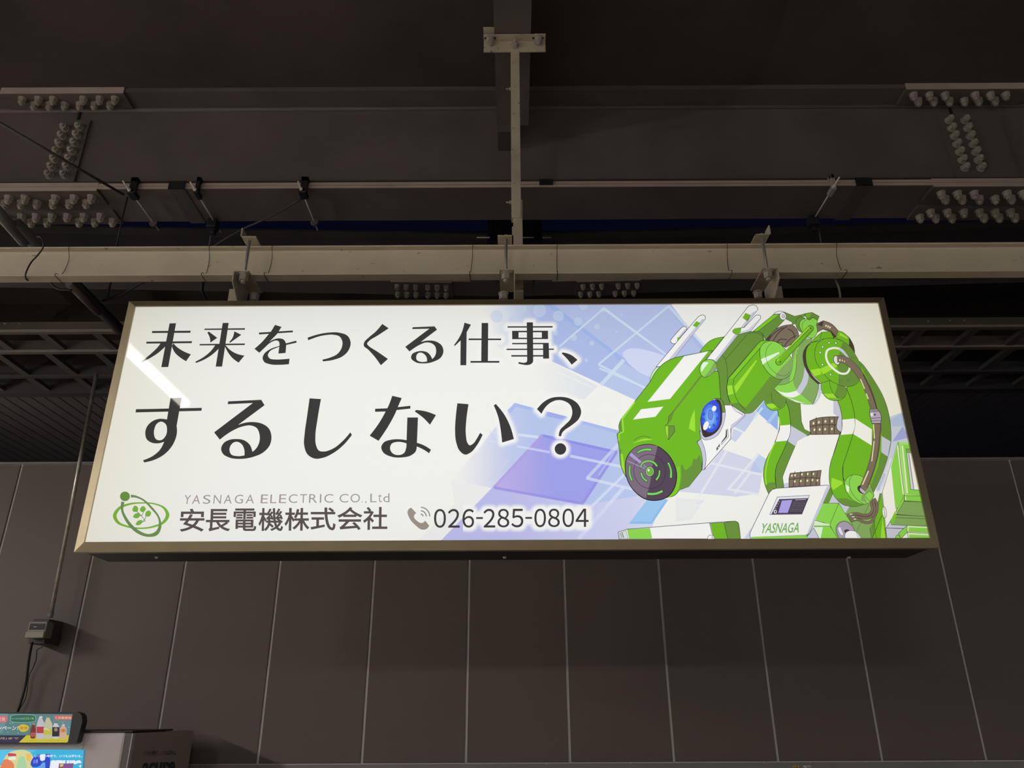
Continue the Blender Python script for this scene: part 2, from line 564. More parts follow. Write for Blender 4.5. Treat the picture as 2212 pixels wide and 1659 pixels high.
    # white glow printed round the lettering that lies over the tiles
    S0, S1 = [], []
    for p in [p for k, p in headline_polys() if k == 'ink'][22:]:
        for i in range(len(p)):
            S0.append(p[i])
            S1.append(p[(i + 1) % len(p)])
    S0, S1 = np.array(S0), np.array(S1)
    D = S1 - S0
    DD = (D ** 2).sum(1) + 1e-9
    cache = {}

    def glow(x, y):
        key = (round(x, 1), round(y, 1))
        if key not in cache:
            P = np.array((x, y)) - S0
            t = np.clip((P * D).sum(1) / DD, 0, 1)[:, None]
            d = math.sqrt(((P - D * t) ** 2).sum(1).min())
            for x0_, x1_, yt, yb in DIGITS:
                cx, cy = 860 + (x0_ + x1_) / 2 * .28933, 1030 + (yt + yb) / 2 * .28933
                hx, hy = (x1_ - x0_) / 2 * .28933 - 8, max((yb - yt) / 2 * .28933 - 8, 0)
                qx, qy = abs(x - cx) - hx, abs(y - cy) - hy
                d = min(d, math.hypot(max(qx, 0), max(qy, 0)) - 7.5)
            t = max(0, min(1, (13.0 - d) / 9.5))
            cache[key] = t * t * (3 - 2 * t)
        return cache[key]
    for r in GLOW:
        A.polys((240, 240, 237), [[(r[0], r[1]), (r[2], r[1]), (r[2], r[3]), (r[0], r[3])]], glow)
    return A


def robot():
    A = Art()
    F, Ln = A.fill, A.line
    # ---- housing at the right
    F(WH, 'd1655,300 d1470,905 d1515,1330 d1640,1120 d1700,700', line=OP)
    F(L2, 'd1655,300 d1575,600 d1628,1112 d1735,945 d1700,560', line=None)
    F((225, 246, 205), 'd1645,345 d1662,345 d1732,930 d1712,925')
    F((170, 225, 130), 'd1662,305 d1800,305 d1960,1005 d1735,945 d1690,600')
    F(L2, 'd1690,335 d1810,335 d1950,950 d1760,925')
    F((225, 246, 205), 'd1700,345 d1718,345 d1778,915 d1760,915')
    Ln(O, 'd1662,305 d1690,600 d1735,945 d1960,948', .9)
    F((215, 216, 232), 'd1755,385 d1830,388 d1920,880 d1810,870', line=O)
    F(LD, 'd1757,388 d1822,390 d1830,438 d1765,436')
    F(WH, 'd1790,440 d1840,440 d1920,870 d1850,868')
    Ln((150, 148, 190), 'd1785,440 d1845,868', 2.2)
    F(L2, 'd1735,945 d1960,948 d1975,1020 d1735,1005', line=O)
    F((225, 246, 205), 'd1738,950 d1750,950 d1755,1000 d1742,1000')
    F(LD, 'd1730,1010 d1975,1020 d1998,1195 d1640,1168', line=O)
    F(L2, 'd1732,945 d1640,1110 d1640,1168 d1732,1008', line=O)
    F(LD, 'd1620,1172 d2010,1192 d2030,1310 d1578,1292 d1565,1250', line=O)
    Ln(O, 'd1620,1205 d2000,1222', .8)
    F(GM, 'd1622,1130 d1565,1250 d1580,1292 d1605,1275 d1640,1180')
    F(WS, 'd1510,1332 d1760,1340 d1665,1400 d1620,1460 d1525,1460', line=OP)
    F(WS, 'd1515,1330 d1570,1255 d1580,1292 d1765,1300 d1740,1335', line=OP)
    F(L2, 'd1765,1302 d1665,1390 d1690,1460 d1770,1380', line=O)
    F((215, 242, 195), 'd1765,1300 d2030,1312 d2045,1388 d1765,1372', line=O)
    F(L2, 'd1785,1322 d2035,1332 d2045,1388 d1785,1372')
    F((215, 242, 195), 'd1770,1384 d2050,1398 d2060,1460 d1780,1460', line=O)
    F(L2, 'd1790,1410 d2050,1420 d2060,1460 d1792,1460')
    F(L2, 'd1620,1460 d1640,1418 d1662,1412 d1700,1460', line=O)
    # wedge left of the housing
    F(G, 'm1230,210 m1160,400 m1085,660 m1105,880 m1055,1045 m1315,1045 m1255,450', line=O)
    F(GD, 'm1232,215 m1190,220 m1130,480 m1085,650 m1000,850 m1030,1045 m1060,1045 m1110,880 m1100,800 m1150,560')
    F(GL, 'm1245,660 m1300,1045 m1210,1045')
    Ln(O, 'm1230,620 m1060,1040', 1)
    Ln(O, 'm1080,680 m1130,1040', .7)
    A.ell(WH, 1278, 568, 38, 108, 'm', rot=-6, line=O)
    Ln(OP, 'm1268,470 m1290,660', .9)
    # deck below the arm
    F(LD, 'd1060,1080 d1330,1030 d1380,1040 d1390,1200 d1325,1330 d1345,1460 d1140,1460 d1000,1200')
    Ln(O, 'd1310,1050 d1160,1380', .6)
    Ln(O, 'd1320,1330 d1340,1450', .8)
    F(WS, 'd830,1035 d860,920 d960,1020 d1070,1085 d1035,1150 d960,1050')
    F(GD, 'd850,830 d880,930 d830,1035 d740,1060 d640,1320 d570,1460 d560,1410')
    F(L2, 'm135,400 m440,400 m280,795 m-10,710', line=O)
    F(L2, 'm440,400 m700,810 m640,1045 m410,1045 m275,800', line=O)
    F((212, 240, 200), 'm-10,735 m270,785 m280,815 m-10,820')
    F(L2, 'm-10,820 m280,820 m420,1045 m90,1045', line=O)
    F((222, 242, 214), 'm-10,840 m150,840 m105,1045 m80,1045')
    F(WS, 'm-160,1045 m-20,850 m80,1045', line=O)
    F(LD, 'm560,715* m660,770* m760,910 m850,1045 m430,1045 m375,900* m400,790* m470,730*')
    F((168, 156, 180), 'm560,735* m660,795* m740,910 m830,1045 m450,1045 m400,930* m405,830* m470,755*', line=O)
    A.ell(BD, 590, 915, 50, 35, 'm')
    F(WH, 'm550,1000* m580,930* m650,905* m740,915* m810,980* m850,1045 m560,1045', line=OP)
    F((212, 214, 228), 'm740,915 m810,980* m850,1045 m790,1045 m760,970*')
    F((220, 230, 230), 'm435,845* m470,845* m490,900* m520,970* m500,990* m450,930*')
    # cables
    for p in ['m655,735 m780,700* m930,755* m1030,745* m1085,650 m1140,540* m1140,420* m1090,310', 'm625,680 m760,645* m920,675* m1050,635* m1105,530* m1085,410* m1065,320',
              'm595,625 m760,592* m920,622* m1020,595* m1062,505* m1040,420* m1030,340']:
        A.hose(BR, BD, p, 4.2)
    for p in ['m640,605 m690,600', 'm680,652 m730,647', 'm715,695 m760,690']:
        Ln(CR, p, 2)
    # ---- white column
    F(WH, 'b485,1270 b700,1060 b740,1150 b900,1250 b985,1400 b985,1600 d960,210 d900,400 d850,560 d835,700 d850,845 d285,850 d275,740 d300,640 d430,350 d450,300 d500,260* d600,222 d605,185 d520,150 d505,60', line=OP)
    F(WS, 'b935,1440 b985,1420 b985,1600 d985,150 d960,210 d900,400 d850,560 d835,700 d850,845 d722,832 d722,640 d745,500* d820,290 d900,222 d965,200 d935,170* d925,60')
    F(WS, 'b885,1240 b950,1245 b985,1400 b985,1470 b940,1440 b885,1400')
    F(WS, 'b700,1050 b740,1060 b735,1180* b660,1295 b620,1295 b690,1220*')
    F((200, 202, 220), 'd285,800 d360,790 d360,845 d290,845')
    F(BR, 'b605,1490 b680,1460* b800,1442* b945,1440 b925,1510* b927,1585* b968,1622 b962,1648 b615,1652 b605,1560', line=BD, lw=1.4)
    Ln(BD, 'b605,1558 b760,1535* b925,1537', 1.6)
    for x in (680, 760, 837, 900):
        Ln(BD, 'b%d,1445 b%d,1648' % (x, x - 3), 1.5)
    for x, y in [(648, 1518), (712, 1505), (790, 1495), (868, 1493), (660, 1595), (722, 1592), (787, 1588), (868, 1585)]:
        A.ell(CR, x, y, 11, 16, 'b', rot=10)
    F(BR, 'd370,678 d740,642 d725,750 d725,822 d355,840 d355,740', line=BD, lw=1.4)
    Ln(BD, 'd360,752 d520,730* d725,737', 1.6)
    for x in (420, 490, 558, 625, 690):
        Ln(BD, 'd%d,655 d%d,832' % (x + 6, x - 14), 1.5)
    for x, y in [(390, 705), (428, 700), (510, 690), (578, 685), (648, 685), (425, 775), (497, 770), (575, 765), (635, 757), (695, 762)]:
        A.ell(CR, x, y, 10, 15, 'd', rot=10)
    # ---- left rib
    F(GD, 'b315,1235 b490,1285 b505,1500 b540,1590 b605,1622 b610,1650 d570,225 d450,290 d430,350 d340,560 d278,720 d295,848 d205,855 d190,690 d205,585 d290,400 d350,260 d375,100 b365,1450', line=O)
    F(WS, 'b372,1538 d375,105 d575,225 d450,300 d430,352 d335,290 d350,260')
    F(G, 'b215,1350 b320,1260 b350,1340* b370,1480* b375,1560* d350,260* d290,400* d205,585 d190,690* d205,855 d150,865 d112,922 d65,800* d50,680* d75,540* d170,340* d225,200* b241,1540* b232,1440*', line=O, lw=1.1)
    F(GD, 'd112,918 d78,830 d100,800* d190,782 d203,852 d150,865')
    F(WH, 'b243,1545 b372,1535 b375,1590* d365,215* d335,288 d195,300 d222,210* d240,140*')
    Ln(OP, 'b241,1540 b240,1600* d225,200* d190,305', 1.1)
    Ln(OP, 'b372,1540 b372,1620* d352,255* d333,290', .9)
    Ln(GL, 'd188,310 d100,530* d75,690* d85,810', 2.4)
    Ln(GL, 'b235,1440 b250,1535', 2.4)
    # ---- right rib
    F(G, 'b1045,1100 b1200,780 b1250,830 b1380,1020* b1480,1200* b1545,1400* b1572,1600* d1572,300* d1535,480* d1440,750* d1360,915 d1245,1045 d1080,960 d1000,720 d1000,580 d1060,400 b1142,1560 b1140,1440', line=O, lw=1.2)
    F(GD, 'b1195,795 b1250,830 b1380,1020* b1480,1200* b1540,1400* b1570,1600* d1570,300* d1533,480* d1440,750* d1360,912 d1320,850 d1420,600 d1455,400 d1465,230 b1450,1600 b1430,1400 b1380,1250 b1300,1000')
    F(WH, 'b1140,1458 b1345,1590 d1342,345 d1118,205 b1142,1560')
    F(WS, 'd1462,232 d1570,297 d1535,478 d1458,425')
    F(G, 'b935,1245 b1045,1110 b1100,1250* b1140,1440* b1142,1560* d1120,210* d1060,400* d1000,580 d1000,720* d1050,900* d1150,1015* d1250,1045 d1180,1070* d1100,1074* d1000,1050* d900,955* d850,840* d835,700* d850,560* d905,400* d965,210* b990,1600* b988,1450* b965,1330*', line=O, lw=1.1)
    F(WH, 'b988,1475 b1138,1460 b1142,1560* d1115,207 d968,220 d990,110*')
    F(GL, 'd865,730 d985,772 d1000,800 d885,875 d858,830')
    F(GD, 'd908,975 d1042,978 d1150,1020 d1250,1045 d1180,1070* d1100,1072* d1000,1048* d935,1000')
    Ln(OP, 'b988,1475 b990,1560* d968,220', 1)
    Ln(O, 'd998,600 d1000,720* d1050,900* d1150,1015*', 1.4)
    # end disc with the hose socket
    F(L2, 'd1160,695* d1240,722* d1310,790* d1355,890* d1372,940 d1340,1005* d1290,1038* d1225,1045* d1140,1010* d1060,930* d1020,840* d1030,760* d1080,708*', line=O)
    Ln(O, 'd1110,700 d1078,760* d1090,870* d1150,970* d1245,1043', .8)
    F(LD, 'd1330,820 d1350,900 d1250,935 d1290,1035 d1210,1000 d1240,900')
    F(L2, 'd1315,890 d1372,940 d1320,1012 d1255,940', line=O, lw=.7)
    F((228, 246, 228), 'd1035,810 d1075,840 d1070,912 d1045,890')
    # ---- neck piece
    F(G, 'b60,1230 b145,1150 b320,1220 b300,1310* b240,1350* b150,1362* b85,1310*', line=O)
    F(GL, 'b85,1290 b160,1275 b215,1320 b150,1345 b100,1320')
    F(GD, 'b60,1225 b150,1145 b320,1215 b312,1270* b250,1335* b175,1285* b90,1290')
    Ln(O, 'b150,1150 b148,1220* b190,1300* b250,1335', .8)
    F(G, 'b740,1030 b840,1005 b1045,1095 b1035,1180* b990,1228* b900,1248* b820,1225* b755,1150*', line=O)
    F(GD, 'b935,1045 b1045,1095 b1035,1180* b985,1222* b890,1190 b925,1110')
    F(GL, 'b768,1165 b885,1165 b925,1218 b820,1212')
    Ln(O, 'b838,1010 b850,1080* b900,1180* b950,1215', .8)
    F(GD, 'b170,1105 b320,1215 b420,1260 b330,1235 b240,1230 b140,1150')
    F(LD, 'b175,1110 b390,740 b410,640* b590,520 b640,480 b620,550 b560,600* b525,680* b540,830* b600,950* b710,1050 b690,1180* b640,1290 b540,1290 b400,1250 b270,1190', line=O)
    F(L2, 'b185,1105 b215,1058 b310,1050* b405,1000 b415,1060* b470,1140* b640,1290 b540,1290 b400,1250 b270,1190')
    F(L2, 'b470,490 b580,480 b540,560 b450,640 b445,780* b430,900* b405,1000 b360,1030 b400,800')
    F(LD, 'b470,540 b590,500 b620,540 b540,640 b470,640')
    F(WH, 'b200,1118 b300,1152* b440,1130 b490,1172 b390,1210* b300,1192')
    F(WS, 'b440,1130 b510,1010* b545,830 b590,930 b580,1020* b490,1175')
    F(WH, 'b330,1210 b500,1270 b560,1285 b440,1262')
    Ln(O, 'b215,1058 b310,1052* b405,1000 b440,870* b445,690', .7)
    # ---- bellows and links
    F(BR, 'b80,520 b140,440* b260,362* b390,338 b450,400* b475,520 b315,612 b210,560', line=BD, lw=1.3)
    for p in ['b110,530 b180,440* b290,372', 'b160,545 b230,440* b335,358', 'b205,560 b240,520* b330,520', 'b340,390 b410,440* b420,500', 'b300,600 b340,540* b440,470']:
        Ln(BD, p, 2)
    F(BD, 'b80,520 b140,440* b150,450 b110,530')
    F(GD, 'a1810,430 a2050,225 b245,220 b300,285 b75,520 b40,450 a1890,430', line=O)
    F(GM, 'a1800,425 b170,218 b245,215 a1850,430 a1830,440', line=O)
    F(GD, 'b290,185 b420,238 b470,262 b440,335 b320,272', line=O)
    F(WH, 'b170,215 b200,190* b275,178 b315,205 b250,210', line=OP)
    A.ell(WH, 283, 238, 38, 45, 'b', rot=-15, line=OP)
    A.ell(WS, 288, 240, 17, 22, 'b', rot=-15, line=OP, lw=.7)
    F(G, 'b640,520 b745,430 b850,418 b895,500 b760,512 b625,552', line=O)
    Ln(O, 'b745,430 b725,530', .7)
    F(BR, 'b680,330 b765,293 b860,330* b940,410 b920,480 b895,502 b850,420 b760,392 b690,432', line=BD, lw=1.3)
    F(BD, 'b690,432 b760,385 b860,412 b920,480 b895,502 b850,425 b760,397')
    F(BD, 'b695,340 b750,362 b770,300 b740,310')
    for x, y in [(797, 352), (822, 362), (845, 373)]:
        A.ell(CR, x, y, 9, 14, 'b', rot=20)
    F(BD, 'b1072,490 b1130,600* b1142,685 b1072,600', line=BD)
    F(G, 'b940,410 b1000,430 b1072,490 b1078,570 b1065,605 b985,530 b912,500', line=O)
    F(GL, 'b960,430 b1050,485 b1055,512 b960,468')
    F(GD, 'b425,235 b540,208 b560,240 b500,250 b450,290 b440,330 b390,345 b390,300')
    F(GD, 'b440,290* b490,245* b545,262 b490,300 b485,360* b530,440 b470,410* b438,345*', line=O)
    F(GD, 'b540,208 b630,193 b717,240 b692,300 b640,252 b590,290 b560,250', line=O)
    F(G, 'b545,215 b625,200 b600,250 b570,250')
    F(L2, 'b490,300* b545,268* b600,285 b640,255 b700,292 b682,345 b690,440* b640,500* b580,490* b505,410* b480,345*', line=O)
    Ln(O, 'b520,400 b515,330* b560,285*', .7)
    # ---- shoulder disc
    F(BD, 'b612,555 b560,600* b525,680* b540,830* b600,950* b700,1050 b745,1048 b640,950* b575,830* b560,700* b590,600*')
    F(G, 'b620,555 b735,528 b860,720 b850,1003 b742,1036 b650,950* b585,860* b557,720* b570,620*', line=O)
    F(GL, 'b608,882 b722,860 b745,930 b658,957')
    face = 'b870,502* b980,530* b1080,600* b1150,700* b1200,800* b1216,920* b1195,1010* b1130,1065* b1050,1080* b950,1058* b840,1000* b740,880* b672,760* b665,650* b700,560* b770,512*'
    F(G, face, line=O)
    F(GD, 'b1000,540 b1080,600* b1150,700* b1200,800* b1215,920* b1195,1010* b1130,1063* b1050,1078* b945,1053 b950,900 b930,830 b950,760 b960,650')
    F(GL, 'b925,780 b930,840 b765,932 b722,868')
    A.line(WH, 'b865,622* b955,628* b1035,700* b1078,790* b1078,870* b1045,918* b985,925* b890,870* b812,775* b798,700* b815,645*', 4.4, closed=True)
    Ln(WS, 'b955,628 b1035,700* b1060,740', 4.4)
    for x, y in [(833, 555), (915, 558), (757, 605), (728, 673), (755, 817), (852, 936)]:
        A.ell((215, 238, 222), x, y, 12, 14, 'b', line=O, lw=.7, n=10)
    for x, y in [(970, 1010), (1062, 1000), (1115, 722), (1020, 615)]:
        A.ell((130, 150, 120), x, y, 12, 14, 'b', line=O, lw=.7, n=10)
    # ---- hose
    A.ell((228, 228, 238), 925, 765, 36, 56, 'b', rot=-20, line=BD, lw=1.3)
    A.hose(BR, BD, 'b930,750 b1010,755* b1120,835* b1230,980* b1310,1150* b1372,1360', 13.5)
    A.hose(BR, BD, 'b1385,1490 d1405,80* d1402,250* d1385,420* d1340,600* d1240,855', 15)
    Ln((96, 82, 74), 'b1400,1520 d1442,80* d1440,250* d1420,430* d1378,610* d1290,850', 3)
    Ln(BD, 'b1240,930 b1345,1160* b1405,1345', 2)
    Ln(CR, 'b1208,990 b1258,1107', 2.5)
    Ln(CR, 'b1278,1163 b1302,1228', 2.5)
    Ln(CR, 'd1365,92 d1376,262', 2.2)
    Ln(CR, 'd1372,292 d1344,535', 2.2)
    Ln(CR, 'd1305,650 d1228,825', 2.6)
    for x, y, r in [(963, 763, 12), (992, 768, 9), (1018, 780, 8)]:
        A.ell(CR, x, y, r * .7, r * 1.3, 'b', n=10)
    F((180, 170, 198), 'b1320,1352 b1410,1345 b1448,1400 b1460,1445 b1450,1518 b1345,1518 b1315,1405', line=BD, lw=1.2)
    for p in ['b1318,1385 b1425,1375', 'b1330,1460 b1455,1450', 'b1335,1490 b1455,1485', 'b1318,1368 b1415,1360']:
        Ln(BD, p, 1.1)
    A.ell((235, 235, 245), 1345, 1412, 14, 24, 'b')
    A.ell(BD, 1382, 1415, 12, 12, 'b', n=8)
    A.ell((60, 50, 62), 1222, 872, 40, 58, 'd', rot=-45)
    A.ell((190, 182, 205), 1235, 885, 22, 42, 'd', rot=-48)
    F(BR, 'd1225,810 d1290,850 d1265,895 d1205,850')
    # ---- forearm
    tubep = 'a1900,535* a1850,580 a1512,985 a1495,1060* a1500,1150* a1545,1285* a1620,1368* a1720,1400* a1790,1390* a1835,1355 a2150,1000 a2212,900 a2150,560 a2000,532'
    F(G, tubep, line=O, lw=1.1)
    F(GD, 'a1720,1330 a2010,960 a2160,985 a2060,1105 a1835,1355 a1790,1390* a1720,1400* a1620,1368* a1548,1282 a1625,1270')
    F(GM, 'a1512,985 a1900,545 a1960,545 a1900,610 a1585,975')
    F(GL, 'a1497,1070 a1568,1062 a1578,1165 a1506,1182')
    F(GL, 'a1582,1080 a1840,762 a1856,770 a1602,1158')
    Ln(O, 'a1582,985 a1565,1080* a1590,1180* a1640,1280* a1725,1368', 1)
    Ln(O, 'a1580,978 a1900,608', 1)
    # elbow disc
    F(L2, 'b150,535* b230,560* b315,640* b385,750* b390,880* b340,965* b260,992* b150,950* b60,850* b10,720* b20,600* b70,550*', line=O, lw=1.1)
    F(LD, 'b385,735 b393,870* b340,962* b260,990* b190,975 b195,940 b260,860')
    F((224, 245, 215), 'b18,752 b232,665 b242,682 b40,818')
    Ln(O, 'b150,558 b105,600* b78,690* b95,790* b160,890* b240,942* b310,950* b365,900', .7)
    # link rod
    A.line(O, 'b612,385 b240,785', 14.6)
    A.ell(G, 612, 385, 37, 37, 'b', line=O, lw=1)
    A.ell(G, 235, 785, 40, 40, 'b', line=O, lw=1)
    A.line(G, 'b612,385 b238,785', 13)
    A.line(GL, 'b590,372 b212,772', 3.2)
    A.line(O, 'b590,400 b235,745', 1)
    A.line(GD, 'b640,395 b275,800', 2.4)
    A.ell(O, 615, 382, 9, 9, 'b', n=8)
    A.ell(O, 252, 785, 9, 9, 'b', n=8)
    # ---- head
    # far antenna and its base
    F(WH, 'a975,362* a1010,372* a1012,400 a930,490 a945,495 a900,555 a850,567* a822,542* a840,500 a950,378*', line=OP, lw=1.1)
    F(WS, 'a1000,385 a1012,400 a930,490 a915,485')
    F(G, 'a905,490 a950,492 a920,545 a898,545')
    F(WH, 'a1160,240* a1198,222* a1235,240* a1235,275 a865,735 a800,790* a720,842 a650,842', line=OP, lw=1.1)
    F(WS, 'a1235,275 a865,735 a800,790 a770,790 a1200,270')
    F(G, 'a1130,297 a1178,320 a1135,372 a1085,352')
    F((200, 232, 190), 'a650,848 a722,838 a720,860 a575,1025 a580,970* a610,900*', line=OP)
    F(LD, 'a700,850 a722,838 a715,865 a600,1000')
    F(GD, 'a1300,650 a1460,482 a1640,440 a1830,418 a1905,440* a1940,525 a1900,535 a1850,580 a1505,985 a1490,1100* a1540,1300 a1475,1375 a1440,1390 a1420,1220 a1390,900 a1350,800', line=O)
    Ln(O, 'a1735,455 a1480,752', .8)
    Ln(O, 'a1440,700 a1480,770* a1500,985', .8)
    Ln(O, 'a1740,450 a1840,435* a1920,480 a1930,525', .8)
    F(G, 'a1170,665 a1310,522* a1455,485 a1330,652 a1200,670', line=O)
    # cheek
    F(WH, 'a1545,1300 a1712,1408 a1705,1432 a1545,1590 c1540,265 c1242,608 c1228,632 c1198,636 c1100,400 c1150,100 a1300,1300', line=OP, lw=1.2)
    F(WS, 'a1548,1310 a1690,1415 a1714,1408 a1700,1436 a1547,1590 a1540,1540 a1620,1480 a1680,1425')
    Ln(OP, 'a1545,1300 a1600,1370* a1688,1415', .8)
    F(G, 'a575,1025 a650,895* a745,798* a870,735 a990,710 a1270,655 a1322,650 a1210,800 a1190,950 a1375,893 a1396,905 a1420,1222 a1370,1228* a1290,1270* a1205,1390* a1178,1520 c1170,200 c1182,265 c1135,302 c1185,400* c1200,540 c1192,642 c1040,835 c925,877 c870,940* c775,967 c600,900 c285,715 c232,600* c207,380* c180,210 c212,182 a207,1600 a203,1550* a235,1462', line=O, lw=1.2)
    F(WS, 'c1138,305 c1182,265 c1230,390* c1245,520* c1225,634 c1197,638 c1202,520* c1175,380*', line=OP)
    F(GD, 'a228,1475 a203,1550 a207,1600 a245,1622 a232,1530')
    Ln(GL, 'a395,1262 a245,1462 a258,1612', 3.2)
    Ln(GL, 'c262,180 c205,205 c205,290', 2.5)
    F(WH, 'a985,716 a1275,656 a815,1226 a545,1262')
    F(WH, 'a470,1350 a735,1318 a640,1440 a373,1473')
    F(GD, 'a1175,950 a1200,955 a855,1395 a845,1420 a850,1365')
    F(GD, 'a862,1365 a858,1400 a830,1480 a790,1530 a752,1550 a785,1520 a800,1430')
    Ln(O, 'a860,1368 a800,1432 a788,1520 a755,1548', .8)
    F(GD, 'c755,110 c865,110 c872,180 c795,278 c762,190', line=O)
    F(GL, 'c758,112 c790,112 c790,265 c764,190')
    F(GL, 'a1110,1350 a1116,1622 a1040,1580 a1062,1465*')
    Ln(GD, 'c385,285 c440,248* c510,236* c582,252', 2.6)
    F(GL, 'c365,322 c430,288* c520,262* c612,276 c520,285* c440,300*')
    F(GD, 'c1170,450 c1195,560 c1190,642 c1040,835 c925,875 c950,720 c945,580 c965,575 c995,645 c1070,590 c1095,500 c1130,515')
    F(GD, 'c205,370 c238,402 c222,468')
    F(GL, 'c228,440 c250,450 c282,700 c240,610')
    Ln(GM, 'c912,600 c915,760* c865,915* c785,955', 6)
    # lamp
    lp = 'c400,370* c520,332* c640,345* c760,420* c850,540* c893,690* c870,840* c790,955* c660,1000* c520,985* c400,900* c310,765* c280,620* c305,475*'
    F((84, 70, 88), lp, line=(35, 28, 40), lw=1.8)
    F((124, 108, 126), 'c400,372* c520,335* c665,352 c640,470 c600,600 c580,780 c527,980 c405,898* c314,762* c284,620* c308,478*')
    A.ell(None, 572, 655, 190, 205, 'c', rot=-15, line=(60, 48, 64), lw=1, n=28)
    GRN = (122, 212, 92)
    for p in ['415,425 490,385* 592,380 596,410 500,412* 428,440', '778,550 802,545 838,640* 838,738 808,730 812,640*', '540,905 640,905* 718,875 736,900 650,935* 545,938',
              '325,580 346,580 345,680* 372,762 350,772 322,690*', '450,612 480,545* 560,518* 630,540* 674,592 650,602 600,552* 540,545* 490,570* 472,614',
              '678,640 700,640 692,710* 652,772 640,745 670,705*', '458,668 480,664 500,722* 547,762 540,785 480,735*']:
        F(GRN, p, 'c', line=(40, 52, 36), lw=.9)
    F((168, 158, 206), 'c350,430 c478,540 c455,560 c330,465')
    F((150, 138, 180), 'c300,520 c520,615 c515,628 c302,535')
    F((150, 138, 180), 'c500,570 c535,598 c525,612 c492,582')
    A.ell((150, 215, 120), 573, 655, 50, 58, 'c', line=O, lw=1)
    A.ell((118, 176, 70), 573, 655, 34, 40, 'c', line=O, lw=.8)
    A.ell((210, 240, 190), 558, 640, 13, 17, 'c', n=10)
    # eye
    F(WS, 'n1080,915 n1190,925* n1240,1020* n1258,1130* n1245,1260* n1200,1400* n1130,1510* n1050,1562* n930,1590 n868,1560 n843,1400 n850,1250 n900,1050', line=OP, lw=.8)
    F(GD, 'n1080,920 n1190,927* n1238,1020* n1257,1135 n1205,1140 n1195,1030 n1150,935', line=O)
    F((62, 52, 54), 'n1080,935 n1150,932* n1195,1030* n1207,1180* n1195,1320* n1130,1440* n1040,1512* n930,1548 n898,1525* n870,1440* n855,1320 n870,1150* n950,1020*')
    ir = 'n1080,937* n1140,990* n1170,1110* n1170,1250* n1140,1370* n1080,1440* n1010,1465* n940,1435* n890,1370* n865,1260* n870,1150* n900,1070* n960,995* n1020,952*'
    F((58, 84, 222), ir)
    A.ell((78, 122, 232), 1015, 1210, 125, 205, 'n')
    A.ell((98, 150, 238), 1015, 1215, 95, 160, 'n')
    A.ell((124, 176, 244), 1015, 1220, 68, 115, 'n')
    A.ell((104, 136, 226), 1015, 1180, 38, 80, 'n', line=(48, 62, 160), lw=.8)
    for x, y, r in [(910, 1165, 8), (908, 1255, -10), (1070, 1350, -12), (1125, 1240, 10), (1118, 1110, 8), (1068, 990, 10)]:
        A.ell((62, 96, 214), x, y, 20, 30, 'n', rot=r, line=(42, 58, 168), lw=.7, n=4)
    A.ell(WH, 1075, 1075, 36, 46, 'n', rot=20)
    A.ell(WH, 942, 1355, 40, 76, 'n', rot=22)
    A.ell(WH, 1002, 1376, 13, 19, 'n', rot=20, n=10)
    # slots
    F(WH, 'c1485,160 c1505,150 c1512,240 c1432,335 c1428,310 c1482,240', line=OP)
    F((70, 60, 66), 'c1487,165 c1497,160 c1495,242 c1432,312 c1430,300 c1475,240')
    F((110, 105, 115), 'c1370,378 c1410,325 c1406,365 c1373,405', line=OP)
    A.ell(WH, 1396, 370, 8, 10, 'c', n=6)
    Ln(OP, 'c1540,130 c1542,265', 1)
    # near antenna
    F(WH, 'a1740,130* a1790,105* a1850,122* a1860,165 a1365,787 a1330,762* a1250,758 a1720,160', line=OP, lw=1.1)
    F(WS, 'a1860,165 a1365,787 a1342,770 a1800,195')
    F(G, 'a1715,200 a1782,225 a1740,302 a1680,258')
    F(GD, 'a1755,245 a1782,225 a1740,302 a1725,285')
    F(WH, 'a1860,222* a1896,238* a1892,270 a1778,418 a1690,440 a1595,452* a1562,420* a1592,386 a1700,373 a1828,238', line=OP, lw=1.1)
    F(WS, 'a1885,262 a1770,412 a1680,432 a1600,445 a1680,420 a1755,395')
    F(G, 'a1590,386 a1667,380 a1655,442 a1590,450* a1564,418*')
    F(L2, 'a1255,758* a1330,765* a1372,830* a1350,890* a1280,950* a1220,968* a1180,930* a1165,880* a1192,800*', line=O, lw=1.1)
    F(LD, 'a1345,785 a1372,830* a1350,890* a1280,950* a1220,966 a1290,880*')
    F((226, 246, 226), 'a1215,785 a1278,790 a1230,850* a1192,908 a1185,850*')
    # ---- operator panel
    F(WH, 'c1775,1460 c1770,1400* c1790,1345 c1990,930 c2030,878* c2090,856 d820,818 d850,838 d590,1392 d560,1416 c1790,1440', line=OP, lw=1.2)
    F(WS, 'd820,818 d850,838 d600,1388 d565,1412 d795,865')
    F(L2, 'c1785,1436 d-60,1436 d560,1416 d575,1460 c1790,1460')
    F((225, 226, 236), 'd215,960 d600,940 d510,1165 d125,1170', line=OP)
    F((74, 64, 80), 'd240,988 d588,975 d507,1165 d148,1165', line=OP, lw=.7)
    F((172, 162, 230), 'd270,1003 d395,995 d340,1150 d228,1150')
    A.ell((232, 232, 240), 192, 1136, 19, 22, 'd', n=12)
    A.ell((60, 50, 66), 194, 1136, 10, 12, 'd', n=10)
    for r_ in range(6):
        for c_ in range(9):
            A.ell((190, 186, 200), 412 + c_ * 17 - r_ * 9, 1022 + r_ * 21, 3.4 + (r_ * c_ % 3), 3, 'd', n=4)
    for r_ in range(4):
        A.ell((150, 145, 165), 240 - r_ * 14, 1015 + r_ * 28, 8, 8, 'd', n=6)
    Ln((200, 196, 210), 'd430,995 d560,988', 1.2)
    return A


